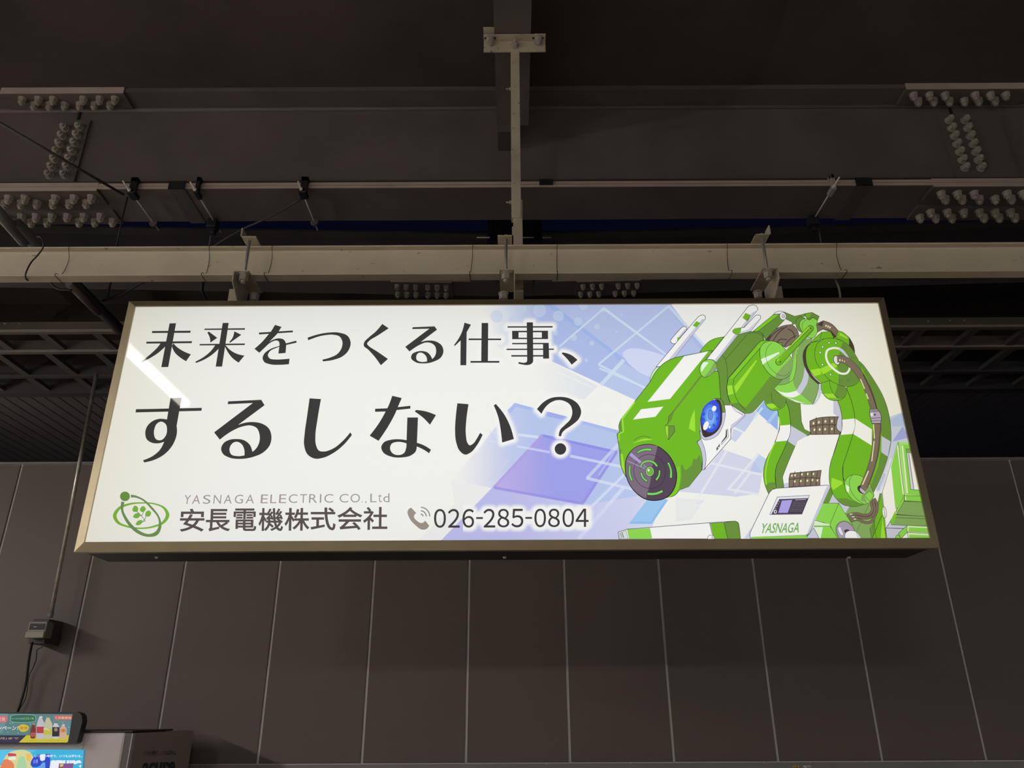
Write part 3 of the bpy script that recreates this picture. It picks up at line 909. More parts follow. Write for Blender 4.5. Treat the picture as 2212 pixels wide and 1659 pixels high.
def low_machine():
    A = Art()
    F, Ln = A.fill, A.line
    F(WH, 'c195,1380 c300,1345 c1600,1250* c1627,1265* c1656,1460 c205,1460', line=OP, lw=1.2)
    F(L2, 'c300,1348 c575,1330 c602,1460 c325,1460')
    F((214, 220, 224), 'c208,1392 c288,1362 c315,1460 c218,1460', line=O, lw=.7)
    Ln((120, 120, 150), 'c240,1385 c262,1448', 2)
    Ln((90, 140, 80), 'c222,1395 c240,1448', 1.4)
    F(G, 'c1285,1275 c1457,1265 c1502,1460 c1340,1460', line=O)
    F((150, 160, 140), 'c1285,1275 c1300,1274 c1325,1400 c1312,1400')
    F(GD, 'c1457,1265 c1600,1252* c1627,1268* c1655,1460 c1502,1460', line=O)
    A.ell(WH, 1305, 1455, 42, 42, 'c', line=OP)
    F(WS, 'c1310,1415 c1345,1440 c1345,1460 c1310,1460')
    return A


def emblem():
    A = Art()
    g1, g2 = (122, 180, 62), (110, 142, 88)
    # flat ring, built as outer minus inner through quads
    def ring(out, inn, col):
        po, pi = flat(*parse(out, 'g')), flat(*parse(inn, 'g'))
        n = 60

        def res(p):
            L = [0]
            for i in range(len(p)):
                a, b = p[i], p[(i + 1) % len(p)]
                L.append(L[-1] + math.hypot(b[0] - a[0], b[1] - a[1]))
            r = []
            for k in range(n):
                t = L[-1] * k / n
                i = max(j for j in range(len(p)) if L[j] <= t)
                u = (t - L[i]) / (L[i + 1] - L[i] + 1e-9)
                a, b = p[i], p[(i + 1) % len(p)]
                r.append((a[0] + (b[0] - a[0]) * u, a[1] + (b[1] - a[1]) * u))
            return r
        a, b = res(po), res(pi)
        A.polys(col, [[a[k], a[(k + 1) % n], b[(k + 1) % n], b[k]] for k in range(n)])
    ring('83,295* 120,230* 200,198* 300,190* 400,198* 480,235* 505,285* 470,345* 400,375* 293,390* 180,375* 110,345*',
         '110,295* 135,245* 205,212* 300,200* 395,208* 455,235* 478,285* 450,335* 385,365* 293,379* 195,365* 130,335*', g1)
    ring('141,230* 165,150* 215,134* 300,160* 380,230* 435,310* 443,385* 415,435* 355,449* 265,422* 190,350* 147,265*',
         '160,235* 178,178* 220,155* 296,172* 366,238* 420,310* 425,365* 400,410* 352,427* 280,402* 205,332* 163,258*', g2)
    A.ell((238, 238, 233), 173, 146, 45, 44, 'g')
    A.ell((104, 146, 72), 173, 146, 37, 36, 'g')
    for p in ['228,245 250,215* 272,235* 268,258 235,260*', '285,240 308,218* 330,240 312,262* 290,258*', '325,290 330,262* 352,252* 370,270 350,298*',
              '232,300 250,275* 275,270 285,290* 265,310*', '252,358 268,330* 300,322 295,350* 275,362*']:
        A.fill(g1, p, 'g')
    for p in ['250,250 290,285* 325,330', '310,255 305,280* 295,290', '278,290 300,292', '330,285 325,310* 300,335', '322,330 290,345']:
        A.line(g2, p, 1.3, 'g')
    return A


def phone_icon():
    A = Art()
    c = (152, 143, 133)
    A.fill(c, '70,262* 78,243* 97,230 135,270 118,296* 140,328* 178,345* 203,328 232,365 215,388* 180,395* 130,362* 88,315*', 'h')
    for r in (18, 42, 68):
        pts = []
        for k in range(9):
            a = math.radians(-88 + k * 11)
            pts.append('%.1f,%.1f%s' % (168 + r * math.cos(a), 296 + r * math.sin(a), '*' if 0 < k < 8 else ''))
        A.line(c, ' '.join(pts), 2.6, 'h')
    return A
# ================================================================== THE SETTING
M_DECK = mat('dark brown roof paint', (76, 67, 62), .75, var=.25, scale=1.3, spec=.2)
M_STEEL = mat('brown steel paint', (98, 89, 85), .6, var=.16, scale=2.2, spec=.3)
M_STEEL2 = mat('grey brown steel paint', (84, 80, 80), .6, var=.14, scale=2.0, spec=.3)
M_EDGE = mat('pale steel paint on the flange edge', (176, 161, 151), .65, var=.12, scale=3, spec=.3)  # paler than the girder paint, for front edges and lips
M_BEIGE = mat('stained beige paint', (202, 192, 168), .5, var=.07, scale=5, spec=.35, stain=(26, .69, (92, 78, 60), (1, 1, 2.2)))
M_BEIGE2 = mat('beige paint of small brackets', (182, 172, 150), .5, var=.12, scale=14, spec=.35, stain=(60, .66, (84, 70, 54)))
M_BOLT = mat('grey painted bolt', (158, 150, 140), .5, var=.1, scale=20, spec=.4)
M_ZINC = mat('zinc plated rod', (226, 222, 214), .35, metal=.2)
M_DARK = mat('black iron clamp', (22, 22, 28), .55)
M_WALL = mat('brown wall panel', (104, 93, 86), .55, var=.05, scale=1.2, spec=.35)
M_SEAM = mat('grey joint sealant', (226, 220, 214), .6)
M_TRIM = mat('grey metal trim', (128, 127, 124), .5, var=.05)
M_FLOOR = mat('light platform paving', (176, 170, 160), .8, var=.1, scale=3)
M_GOLD = mat('champagne anodised frame', (172, 159, 130), .5, metal=.9, var=.06, scale=8)
M_BLACK = mat('black box paint', (20, 20, 22), .5)
M_CABLE = mat('black cable', (24, 23, 24), .5)
M_STAY = mat('dark stay rod paint', (52, 48, 48), .6)

# floor of the platform
bx('floor', -14, 14, -14, 9, -.2, 0, M_FLOOR, kind='structure')

# far wall of upright panels
YW = 5.2
wx0, wx7 = py(556, 1650, YW).x, py(2132, 1640, YW).x
PITCH = (wx7 - wx0) / 7
z_top = py(1106, 997, YW).z
z_bot = py(1106, 1647, YW).z
wall = shell('wall_back', (0, YW, 0))
bx('joint_backing', -9, 9, YW + .010, YW + .06, z_bot - .02, z_top, M_SEAM, wall)
bm = bmesh.new()
box(bm, 0, PITCH - .016, 0, .012, 0, z_top - z_bot - .006, .002)
pan = obj('panel', bm, M_WALL, wall)
pan.location = (wx0 + .0065, YW, z_bot)
n_l = int((wx0 + 6.2) / PITCH)
for k in range(-n_l, 16):
    if k and abs(wx0 + k * PITCH) < 6.4:
        inst(pan, (wx0 + k * PITCH + .0065, YW, z_bot), wall)
bx('coping', -9, 9, YW - .006, YW + .07, z_top - .002, z_top + .012, M_TRIM, wall)
bx('lower_wall', -9, 9, YW + .0, YW + .07, 0.0, z_bot - .14, M_WALL, wall)
tr = bx('trim_1', -9, 9, YW - .03, YW + .03, z_bot - .145, z_bot - .008, M_TRIM, kind='structure')
SCREW = bpy.data.meshes.new('screw')
bm = bmesh.new()
bmesh.ops.create_cone(bm, cap_ends=True, segments=8, radius1=.007, radius2=.005, depth=.006, matrix=Matrix.Translation((0, 0, .003)))
bm.to_mesh(SCREW)
bm.free()
SCREW.materials.append(M_ZINC)
for px_ in (1000, 1180, 1362, 1651, 1750, 1870, 1990, 2106):
    o = bpy.data.objects.new('screw', SCREW)
    COL.objects.link(o)
    o.parent = tr
    o.location = (py(px_, 1645, YW - .02).x, YW - .02, z_bot - .008)

# roof deck beyond the wall: narrow boards running away from the camera
Z3 = EYE + 3.0
ceil_far = shell('ceiling', (0, 7.2, Z3))
bx('deck_backing', -9, 9, 7.2, 15, Z3 + .03, Z3 + .06, M_DARK, ceil_far)
bm = bmesh.new()
box(bm, 0, .128, 0, 7.6, 0, .03, .004)
pl = obj('deck_board', bm, mat('grey roof boards', (112, 106, 104), .6, var=.08), ceil_far)
pl.location = (-8.96, 7.22, Z3)
for k in range(1, 128):
    inst(pl, (-8.96 + k * .14, 7.22, Z3), ceil_far)
bx('deck_edge', -9, 9, 7.12, 7.22, Z3 - .012, Z3 + .10, M_STEEL2, ceil_far)
# roof over the platform and over the tracks
bx('ceiling_1', -9, 9, -14, 3.86, EYE + 3.39, EYE + 3.5, M_DECK, kind='structure')
bx('ceiling_2', -9, 9, 5.95, 7.3, EYE + 4.0, EYE + 4.1, M_DECK, kind='structure')
bx('wall_upper', -9, 9, 7.1, 7.2, Z3 + .1, EYE + 4.0, M_DECK, kind='structure')

# ================================================================== ROOF STEEL
BOLT = nut_mesh(.0215, .027, True, .012)
BOLT.materials.append(M_BOLT)
BOLT_S = nut_mesh(.0185, .026, True, .010)
BOLT_S.materials.append(M_BOLT)


def bolts(me, pts, parent, rot=(0, 0, 0)):
    for p in pts:
        o = bpy.data.objects.new('bolt', me)
        COL.objects.link(o)
        o.parent = parent
        o.matrix_parent_inverse = parent.matrix_basis.inverted()
        o.location = p
        o.rotation_euler = rot


YA, YB = 3.45, 3.75
ZB, ZU = EYE + 2.66, EYE + 3.357
gir = thing('roof_girder', 'deep brown steel girder with rows of hexagon bolts nearest above the lit sign', 'girder', (0, 3.6, ZB))
bx('bottom_flange', -6.5, 6.5, YA, YB, ZB, ZB + .028, M_STEEL, gir)
bx('flange_edge', -6.5, 6.5, YA - .003, YA, ZB + .001, ZB + .017, M_EDGE, gir)
bx('flange_edge', -6.5, 6.5, YA - .003, YA + .02, ZB + .020, ZB + .038, M_EDGE, gir)
bx('shade_bar', -6.5, 6.5, YA + .01, YA + .03, ZB + .038, ZB + .062, mat('dark shade bar', (52, 44, 42), .7), gir)  # dark bar painted in for the flange's shadow on the web
bx('web', -6.5, 6.5, 3.593, 3.607, ZB + .028, ZU, M_STEEL, gir)
bx('top_flange', -6.5, 6.5, YA, YB, ZU, ZU + .03, M_STEEL, gir)
bm = bmesh.new()
tube(bm, [(-6.5, 3.590, ZU - .006), (6.5, 3.590, ZU - .006)], .014, 8)
obj('fillet', bm, M_STEEL, gir)
# splices left and right of the sign
PL = {}
for side in (-1, 1):
    e1 = ph(208, 405, ZB).x if side < 0 else ph(2018, 396, ZB).x
    a, b = sorted((e1, side * 5.2))
    PL['A', side] = bx('splice_plate', a, b, YA - .006, 3.575, ZB - .014, ZB, M_STEEL, gir)
    PL['B', side] = bx('splice_plate', a, b, 3.625, YB + .004, ZB - .014, ZB, M_STEEL, gir)
    bx('splice_plate', a, b, YA - .006, 3.56, ZB + .028, ZB + .042, M_EDGE, gir)
    bx('cover_edge', a, b, YA - .010, YA - .006, ZB - .014, ZB + .002, M_EDGE, gir)
    w1 = py(178, 330, 3.585).x if side < 0 else py(2044, 310, 3.585).x
    w2 = w1 + side * .36
    a, b = sorted((w1, w2))
    PL['W', side] = bx('web_plate', a, b, 3.578, 3.593, ZB + .10, ZU - .09, M_STEEL, gir)
    u1 = ph(272, 205, ZU).x if side < 0 else ph(1950, 200, ZU).x
    a, b = sorted((u1, u1 + side * .72))
    PL['U', side] = bx('splice_plate', a, b, YA - .004, 3.57, ZU - .014, ZU, M_STEEL, gir)
    bx('cover_edge', a, b, YA - .008, YA - .004, ZU - .014, ZU + .03, M_EDGE, gir)
    g1 = py(171, 250, 3.59).x if side < 0 else py(2052, 235, 3.59).x
    bx('weld_gap', g1 - .008, g1 + .008, 3.588, 3.594, ZU - .1, ZU - .01, M_DARK, gir)
zb = ZB - .014
A1 = [(x, 428) for x in (198, 160, 120, 55, 19, -18)] + [(x, 408) for x in (2030, 2065, 2101, 2172, 2206, 2242)]
A2 = [(x, 440) for x in (187, 150, 115, 80, 46, 10)] + [(x, 420) for x in (2039, 2075, 2112, 2146, 2181, 2216)]
B1 = [(x, 470) for x in (217, 181, 145, 112, 78, 46, 12)] + [(x, 455) for x in (2009, 2045, 2080, 2114, 2148, 2181)]
B2 = [(x, 482) for x in (243, 205, 171, 102, 68, 30)] + [(x, 467) for x in (1986, 2020, 2055, 2124, 2157, 2191)]
for lst, Y in ((A1, 3.495), (A2, 3.54), (B1, 3.665), (B2, 3.715)):
    for x, y in lst:
        d = ray(x, y)
        bolts(BOLT, [(d.x / d.y * Y, Y, zb)], PL['A' if Y < 3.6 else 'B', -1 if x < 1106 else 1])
RX = (math.radians(-90), 0, 0)
for c0, c1 in (((141, 279), (108, 380)), ((173, 277), (141, 380)), ((2049, 261), (2083, 364)), ((2083, 261), (2118, 364))):
    for k in range(7):
        t = k / 6
        p = py(c0[0] + (c1[0] - c0[0]) * t, c0[1] + (c1[1] - c0[1]) * t, 3.578)
        bolts(BOLT, [p], PL['W', -1 if c0[0] < 1106 else 1], RX)
for lst, Y in (([(x, 210) for x in (50, 85, 117, 182, 217, 250)] + [(x, 199) for x in (1971, 2005, 2039, 2104, 2137, 2170)], 3.485),
               ([(x, 222) for x in (76, 109, 142, 174, 206, 240)] + [(x, 210) for x in (1981, 2014, 2048, 2080, 2111, 2146)], 3.53)):
    for x, y in lst:
        d = ray(x, y)
        bolts(BOLT, [(d.x / d.y * Y, Y, ZU - .014)], PL['U', -1 if x < 1106 else 1])

# straps wrapped round the bottom flange
for i, (x, lab) in enumerate(((372, 'dark flat strap under the near girder, left of the centre post'), (1872, 'dark flat strap under the near girder, far right of the centre post'))):
    X = ph(x, 392, ZB).x
    s = tag(bx('flat_strap', X - .045, X + .045, YA - .012, YB + .01, ZB - .006, ZB - .001, M_STEEL2), lab, 'strap')
    bx('strap_end', X - .045, X + .045, YA - .014, YA - .008, ZB - .006, ZB + .045, M_DARK, s)
sw = tag(bx('junction_box', py(1165, 392, YA).x, py(1194, 392, YA).x, YA - .022, YA - .003, ZB + .012, ZB + .04, M_DARK), 'small black box on the light flange edge, right of the centre post', 'box')

# beam running away above the post
XD = .011
pb = thing('overhead_beam', 'brown steel beam running front to back above the centre post', 'beam', (XD, 2, EYE + 3.075))
bx('bottom_flange', XD - .09, XD + .09, -1.5, 3.43, EYE + 3.075, EYE + 3.087, M_STEEL, pb)
bx('web', XD - .004, XD + .004, -1.5, 3.43, EYE + 3.087, EYE + 3.36, M_STEEL, pb)
bx('top_flange', XD - .09, XD + .09, -1.5, 3.43, EYE + 3.36, EYE + 3.372, M_STEEL, pb)
bx('end_plate', XD - .085, XD - .01, 3.43, 3.59, EYE + 3.03, EYE + 3.34, M_STEEL2, pb)

# second, shallower girder rising to both sides
Y2 = 4.90
for side, lab in ((-1, 'dark steel girder behind the hanger beam rising to the left, with two rows of bolts'), (1, 'dark steel girder behind the hanger beam rising to the right, with two rows of bolts')):
    g = thing('rear_girder', lab, 'girder', (0, Y2, EYE + 2.92), 'rear roof girders')
    T = Matrix.Translation((0, Y2, EYE + 2.92))

    def part(name, x0, x1, y0, y1, z0, z1, m):
        a, b = sorted((side * x0, side * x1))
        bm = bmesh.new()
        box(bm, a, b, y0, y1, z0, z1)
        o = obj(name, bm, m)
        o.parent = g
        return o
    part('bottom_flange', .08, 6.5, 0, .2, 0, .016, M_STEEL2)
    part('flange_edge', .3, 6.5, -.002, 0, .001, .015, M_EDGE)
    part('web', .08, 6.5, .094, .106, .016, .42, M_STEEL2)
    part('top_flange', .08, 6.5, 0, .2, .42, .436, M_STEEL2)
    part('stiffener', .1 if side < 0 else .16, .112 if side < 0 else .172, 0, .2, .0, .42, M_STEEL2)
    lo, hi = (.44, .89) if side < 0 else (.48, .95)
    part('splice_plate', lo, hi, -.004, .204, -.012, 0, M_STEEL2)
    part('splice_edge', lo, hi, -.008, -.004, -.012, .034, M_EDGE)
    xs = (.483, .55, .62, .71, .78, .847) if side < 0 else (.53, .60, .667, .79, .86, .93)
    for r_, yy in enumerate((.045, .155)):
        for x in xs:
            o = bpy.data.objects.new('bolt', BOLT_S)
            COL.objects.link(o)
            o.parent = g
            o.location = (side * (x - r_ * .01 * side), yy, -.012)
    g.rotation_euler = (0, -side * .026, 0)

# plate, cross rod and clamps between the girders, behind the post
pr = thing('cross_rod', 'thin horizontal threaded rod with two clamps behind the centre post', 'rod', (.0, 4.6, EYE + 3.0))
a, b = py(1030, 513, 4.6), py(1191, 513, 4.6)
bm = bmesh.new()
tube(bm, [a, b], .005, 6)
obj('threaded_rod', bm, M_ZINC, pr)
for x in (1067, 1162):
    c = py(x, 516, 4.6)
    bx('clamp', c.x - .03, c.x + .03, 4.57, 4.63, c.z - .035, c.z + .03, M_DARK, pr, .004)
    bx('clamp_leg', c.x - .012, c.x + .012, 4.59, 4.61, c.z + .03, EYE + 3.30, M_DARK, pr)
    bx('clamp_arm', c.x - .012, c.x + .012, 4.59, 4.897, EYE + 3.29, EYE + 3.31, M_DARK, pr)
c = py(1112, 505, 4.7)
bx('hanging_plate', c.x - .2, c.x + .2, 4.7, 4.71, c.z - .1, c.z + .6, mat('dark blue plate', (38, 42, 62), .6), pr)

# cable racks below the far roof: long channels with rungs between them
RY = (5.80, 6.19, 6.73)
RLAB = ('nearest long brown channel of the cable rack left and right of the sign', 'second long brown channel of the cable rack', 'third long channel of the cable rack, nearest the board roof')
rack = thing('cable_rack', 'ladder like rack of brown channels and rungs under the far roof', 'cable rack', (0, 6.2, Z3))
for i, (Y, h) in enumerate(zip(RY, (.095, .115, .115))):
    m = M_EDGE if i < 2 else M_STEEL2
    bm = bmesh.new()
    prism(bm, [(Y, Z3), (Y + .05, Z3), (Y + .05, Z3 + .006), (Y + .006, Z3 + .006), (Y + .006, Z3 + h - .006), (Y + .05, Z3 + h - .006), (Y + .05, Z3 + h), (Y, Z3 + h)], 'x', -7.5, 7.5)
    obj('channel', bm, mat('brown channel paint', (116, 106, 94), .6, var=.1) if i < 2 else M_STEEL2, rack)
    bx('channel_lip', -7.5, 7.5, Y - .012, Y, Z3, Z3 + .018, M_EDGE if i < 2 else M_STEEL, rack)
for (y0, y1, px_, py_, px2, py2) in ((5.85, 6.19, 75, 712, 2005, 705), (6.24, 6.73, 85, 755, 1985, 742), (6.78, 7.11, 45, 808, 2050, 795)):
    xa = ph(px_, py_, Z3).x
    xb = ph(px2, py2, Z3).x
    bm = bmesh.new()
    box(bm, -.035, .035, y0, y1, Z3 + .012, Z3 + .05)
    first = None
    for k in range(-3, 5):
        for X in (xa + k * .46, xb - k * .46):
            if abs(X) < 1.6 or abs(X) > 6:
                continue
            if first is None:
                first = obj('rung', bm, M_STEEL, rack)
                first.location.x = X
            else:
                o = first.copy()
                COL.objects.link(o)
                o.location.x = X
for px_, py_, Y in ((2005, 694, 5.80), (2052, 692, 5.80), (2083, 692, 5.80), (1950, 728, 6.19), (1962, 728, 6.19), (10, 699, 5.80), (42, 699, 5.80)):
    p = py(px_, py_, Y - .002)
    bolts(SCREW, [(p.x, Y - .001, p.z)], rack, (math.radians(90), 0, 0))

# sloping-away brace tube at the left
zt = EYE + 2.42
br = thing('brace', 'grey steel brace running away at the upper left, in front of the near girder', 'brace', ph(20, 480, zt))
bm = bmesh.new()
tube(bm, [ph(-60, 395, zt), ph(52, 522, zt)], .030, 14)
obj('round_tube', bm, mat('grey brace paint', (128, 126, 118), .5, var=.1), br)
bm = bmesh.new()
tube(bm, [ph(30, 480, zt + .02), ph(262, 716, zt + .02)], .036, 4)
obj('angle_bar', bm, M_STEEL2, br)
bm = bmesh.new()
tube(bm, [ph(148, 612, zt - .03), ph(212, 676, zt - .03)], .022, 10)
obj('lower_tube', bm, M_STEEL, br)

# ================================================================== HANGER BEAM, POST AND CLAMPS
ZK = EYE + 1.652
beam = thing('hanger_beam', 'long stained beige channel beam directly above the lit sign', 'beam', (0, 2.73, ZK))
bm = bmesh.new()
prism(bm, [(2.70, ZK), (2.750, ZK), (2.750, ZK + .150), (2.715, ZK + .150), (2.715, ZK + .143), (2.7415, ZK + .143), (2.743, ZK + .134), (2.743, ZK + .012), (2.7415, ZK + .008), (2.70, ZK + .008)], 'x', -5.5, 5.5)
obj('channel', bm, M_BEIGE, beam)
ties = []
for i, (x, sag) in enumerate(((157, -.012), (457, -.002), (592, -.008), (1022, -.008), (1203, -.003), (1569, -.003), (1803, .008))):
    X = py(x, 560, 2.755).x
    bm = bmesh.new()
    tube(bm, smooth_pts([(X, 2.714, ZK + .153), (X + sag * .1, 2.713, ZK + .143), (X + sag * .3, 2.737, ZK + .10), (X + sag, 2.733, ZK + .03), (X + sag * 1.2, 2.697, ZK + .010), (X + sag * 1.2, 2.697, ZK - .002), (X + sag * 1.2, 2.752, ZK - .003)], 4), .0013, 5)
    o = obj('cable_tie', bm, M_CABLE)
    tag(o, ('thin dark wire looped round the hanger beam, %s' % ('leftmost of seven', 'second from the left of seven', 'third from the left', 'just left of the centre post',
        'just right of the centre post', 'just left of the right clamp', 'rightmost of seven')[i]), 'wire', 'wires round the hanger beam')
for x, z in ((1568, .018), (1806, .012)):
    X = py(x, 575, 2.75).x
    o = bx('wire_knot', X - .006, X + .006, 2.732, 2.742, ZK + z - .006, ZK + z + .009, M_DARK, beam, .003)

# slack cable at the left end of the beam
bm = bmesh.new()
pts = [py(80, 511, 2.69), py(89, 513, 2.68), py(94, 526, 2.68), py(92, 537, 2.69), py(80, 553, 2.70), py(68, 566, 2.70), py(60, 580, 2.69), py(55, 594, 2.69), py(57, 603, 2.70), py(62, 607, 2.76)]
tube(bm, smooth_pts(pts, 4), .0032, 6)
tag(obj('slack_cable', bm, M_CABLE), 'dark slack cable looping over the left end of the hanger beam', 'cable')
bm = bmesh.new()
tube(bm, smooth_pts([py(1803, 597, 2.79), py(1806, 608, 2.8), py(1812, 622, 2.8), py(1815, 640, 2.8), py(1816, 652, 2.8)], 4), .0045, 6)
tag(obj('grey_cable', bm, mat('grey cable', (140, 134, 118), .5)), 'short grey cable dropping from the hanger beam to the right end of the sign', 'cable')

# centre post with its bracket
post = thing('centre_post', 'slim beige upright post hanging from the overhead beam in the centre', 'post', (.02, 2.84, ZK))
zp0, zp1 = EYE + 2.02, EYE + 3.04
X0, X1 = py(1104, 300, 2.83).x, py(1124, 300, 2.83).x
bx('upper_tube', X0, X1, 2.83, 2.87, zp0, zp1, M_BEIGE2, post, .002)
bx('lower_tube', X0 + .008, X1 + .006, 2.835, 2.878, EYE + 1.518, zp0 + .1, M_BEIGE2, post, .002)
for y_ in (192, 437):
    p = py(1103, y_, 2.85)
    bm = bmesh.new()
    tube(bm, [(X0, 2.85, p.z), (X0 - .008, 2.85, p.z)], .009, 6)
    tube(bm, [(X0, 2.85, p.z), (X0 - .024, 2.85, p.z)], .004, 6)
    obj('side_bolt', bm, M_BOLT, post)
brk = thing('post_bracket', 'beige slotted angle bracket clamping the centre post to the overhead beam', 'bracket', (XD, 2.84, EYE + 3.06))
xa, xb = py(1045, 95, 2.83).x, py(1178, 95, 2.83).x
bm = bmesh.new()
prism(bm, [(2.83, EYE + 2.995), (2.824, EYE + 2.995), (2.824, EYE + 3.062), (2.785, EYE + 3.062), (2.785, EYE + 3.068), (2.83, EYE + 3.068)], 'x', xa, xb)
obj('angle', bm, M_BEIGE2, brk)
for x in (1049, 1069, 1152, 1172):
    X = ph(x, 88, EYE + 3.061).x
    bm = bmesh.new()
    bmesh.ops.create_cone(bm, cap_ends=True, segments=10, radius1=.006, radius2=.006, depth=.003, matrix=Matrix.Translation((X, 2.803, EYE + 3.0605)))
    obj('slot', bm, M_DARK, brk)
for x in (1059, 1163):
    bolts(BOLT_S, [(ph(x, 88, EYE + 3.061).x, 2.803, EYE + 3.062)], brk)
bolts(BOLT_S, [(py(1113, 102, 2.824).x, 2.824, EYE + 3.03)], brk, RX)
bx('clip', xa, xa + .055, 2.76, 2.84, EYE + 3.082, EYE + 3.088, M_BEIGE2, brk)
bx('clip', xb - .055, xb, 2.79, 2.84, EYE + 3.070, EYE + 3.076, M_BEIGE2, brk)
bx('clip_upstand', xa, xa + .05, 2.834, 2.84, EYE + 3.088, EYE + 3.13, M_BEIGE2, brk)

# three hook clamps
for i, (x, flip, lab) in enumerate(((534, -1, 'beige hook clamp with rod and nuts over the left part of the hanger beam'), (1093, 1, 'beige hook clamp with rod and nuts beside the centre post'),
                                    (1652, 1, 'beige hook clamp with rod and nuts over the right part of the hanger beam'))):
    X = py(x, 552, 2.68).x
    h = thing('hook_clamp', lab, 'clamp', (X, 2.68, ZK), 'hook clamps on the hanger beam')
    zt_ = ZK + .152
    s = flip
    a_, b_ = sorted((X - s * .034, X + s * .03))
    bx('top_angle', a_, b_, 2.655, 2.80, zt_, zt_ + .005, M_BEIGE2, h)
    a_, b_ = sorted((X + s * .025, X + s * .03))
    bm = bmesh.new()
    prism(bm, [(2.655, zt_), (2.80, zt_), (2.80, zt_ + .006), (2.70, zt_ + .046), (2.655, zt_ + .046)], 'x', a_, b_)
    obj('upstand', bm, M_BEIGE2, h)
    bm = bmesh.new()
    tube(bm, [(X, 2.68, ZK - .045), (X, 2.68, zt_ + .022)], .0065, 10)
    obj('rod', bm, mat('grey galvanised rod', (150, 146, 136), .45, metal=.3, var=.12, scale=60), h)
    bm = bmesh.new()
    tube(bm, [(X, 2.68, zt_ + .005), (X, 2.68, zt_ + .016)], .012, 6)
    obj('nut', bm, M_BEIGE2, h)
    zl = ZK - .010
    # lower angle: flat leg below the beam, upright leg at one side reaching down to the hanger
    a_, b_ = sorted((X - s * .026, X + s * .036))
    bx('lower_angle', a_, b_, 2.655, 2.83, zl, zl + .005, M_BEIGE2, h)
    a_, b_ = sorted((X + s * .032, X + s * .036))
    bm = bmesh.new()
    prism(bm, [(2.655, zl), (2.83, zl), (2.83, zl - .11), (2.78, zl - .12), (2.655, zl - .045)], 'x', a_, b_)
    obj('side_plate', bm, M_BEIGE2, h)
    bolts(BOLT_S, [(X, 2.68, zl)], h)
    bolts(BOLT_S, [(X - s * .012, 2.79, zl - .03)], h)
    if i != 1:
        XH = py(506 if i == 0 else 1679, 625, 2.80).x
        hb = tag(bx('hanger_bar', XH - .020, XH + .020, 2.80, 2.808, EYE + 1.518, ZK - .006, M_BEIGE2), 'flat beige hanger bar holding the sign below the %s hook clamp' % ('left' if i == 0 else 'right'), 'bar')

# ================================================================== RODS AND WIRES UNDER THE GIRDER
ROD = [((265, 391), (343, 497), 'thin bright rod clamped under the near girder, leftmost of the four'), ((412, 393), (476, 502), 'thin bright rod clamped under the near girder, second from left'),
       ((644, 392), (686, 497), 'thin bright rod clamped under the near girder, third from left'), ((1813, 383), (1748, 491), 'thin bright rod clamped under the near girder, right of the post')]
for i, (p, q, lab) in enumerate(ROD):
    a, b = ph(*p, ZB - .03), ph(*q, ZB - .03)
    b.x = b.x * .5 + a.x * .5
    a.x = b.x
    r = thing('threaded_rod', lab, 'rod', a, 'rods under the near girder')
    bm = bmesh.new()
    tube(bm, [a, b], .0042, 7)
    obj('rod', bm, M_ZINC, r)
    big = i in (0, 2)
    bm = bmesh.new()
    w = .03 if big else .018
    box(bm, a.x - w * .3, a.x + w, YA - .03, YA + .06, ZB + .028, ZB + .06, .004)
    box(bm, a.x - w * .3, a.x + w, YA - .03, YA - .008, ZB - .04, ZB + .06, .004)
    box(bm, a.x - w * .6, a.x + w * .8, YA - .03, YA + .04, ZB - .045, ZB - .018, .004)
    obj('beam_clamp', bm, M_DARK if i != 3 else M_BOLT, r)
    bm = bmesh.new()
    tube(bm, [(a.x, YA - .04, ZB - .03), (a.x, YA - .03, ZB - .03)], .010, 6)
    obj('nut', bm, M_ZINC, r)
    bm = bmesh.new()
    yb = 3.72
    if i in (1, 3):
        box(bm, a.x - .035, a.x + .02, yb - .03, yb + .03, ZB - .075, ZB - .018, .004)
        box(bm, a.x - .02, a.x + .012, yb - .015, yb + .02, ZB - .11, ZB - .075, .004)
    else:
        bmesh.ops.create_cone(bm, cap_ends=True, segments=14, radius1=.022, radius2=.022, depth=.012, matrix=Matrix.Translation((a.x, yb, ZB - .034)) @ Matrix.Rotation(math.pi / 2, 4, 'X'))
    obj('end_clamp', bm, M_DARK if i in (1, 3) else M_STEEL2, r)


def wire(name, pts, rad, lab, m=M_CABLE):
    bm = bmesh.new()
    tube(bm, pts, rad, 6)
    return tag(obj(name, bm, m), lab, 'wire')


Z4 = ZB - .045
wire('stay_rod', [py(-30, 248, 2.95), py(268, 421, 3.44)], .0075, 'dark diagonal stay rod running from the upper left edge to a girder clamp', M_STAY)
wire('stay_wire', smooth_pts([py(650, 430, 3.44), py(580, 470, 3.6), py(520, 497, 3.75), py(448, 540, 3.95)], 4), .006, 'dark diagonal stay wire from the third clamp down to the left', M_STAY)
wire('drop_wire', [py(276, 425, 3.46), py(262, 480, 3.5), py(250, 540, 3.52)], .0035, 'thin dark wire dropping from the leftmost girder clamp')
wire('drop_wire', [py(457, 497, 3.74), py(451, 540, 3.78)], .005, 'thin grey wire dropping from the second girder clamp', M_STEEL2)
wire('drop_wire', [py(1767, 488, 3.74), py(1777, 540, 3.78)], .004, 'thin grey wire dropping from the clamp at the right', M_STEEL2)
wire('lower_wire', smooth_pts([py(240, 604, 4.0), py(236, 622, 4.1), py(231, 645, 4.2)], 3), .008, 'short dark wire behind the beam above the left corner of the sign')
wire('lower_wire', [py(318, 604, 4.0), py(262, 636, 4.2), py(222, 650, 4.3)], .008, 'dark sloping wire behind the beam above the left corner of the sign')
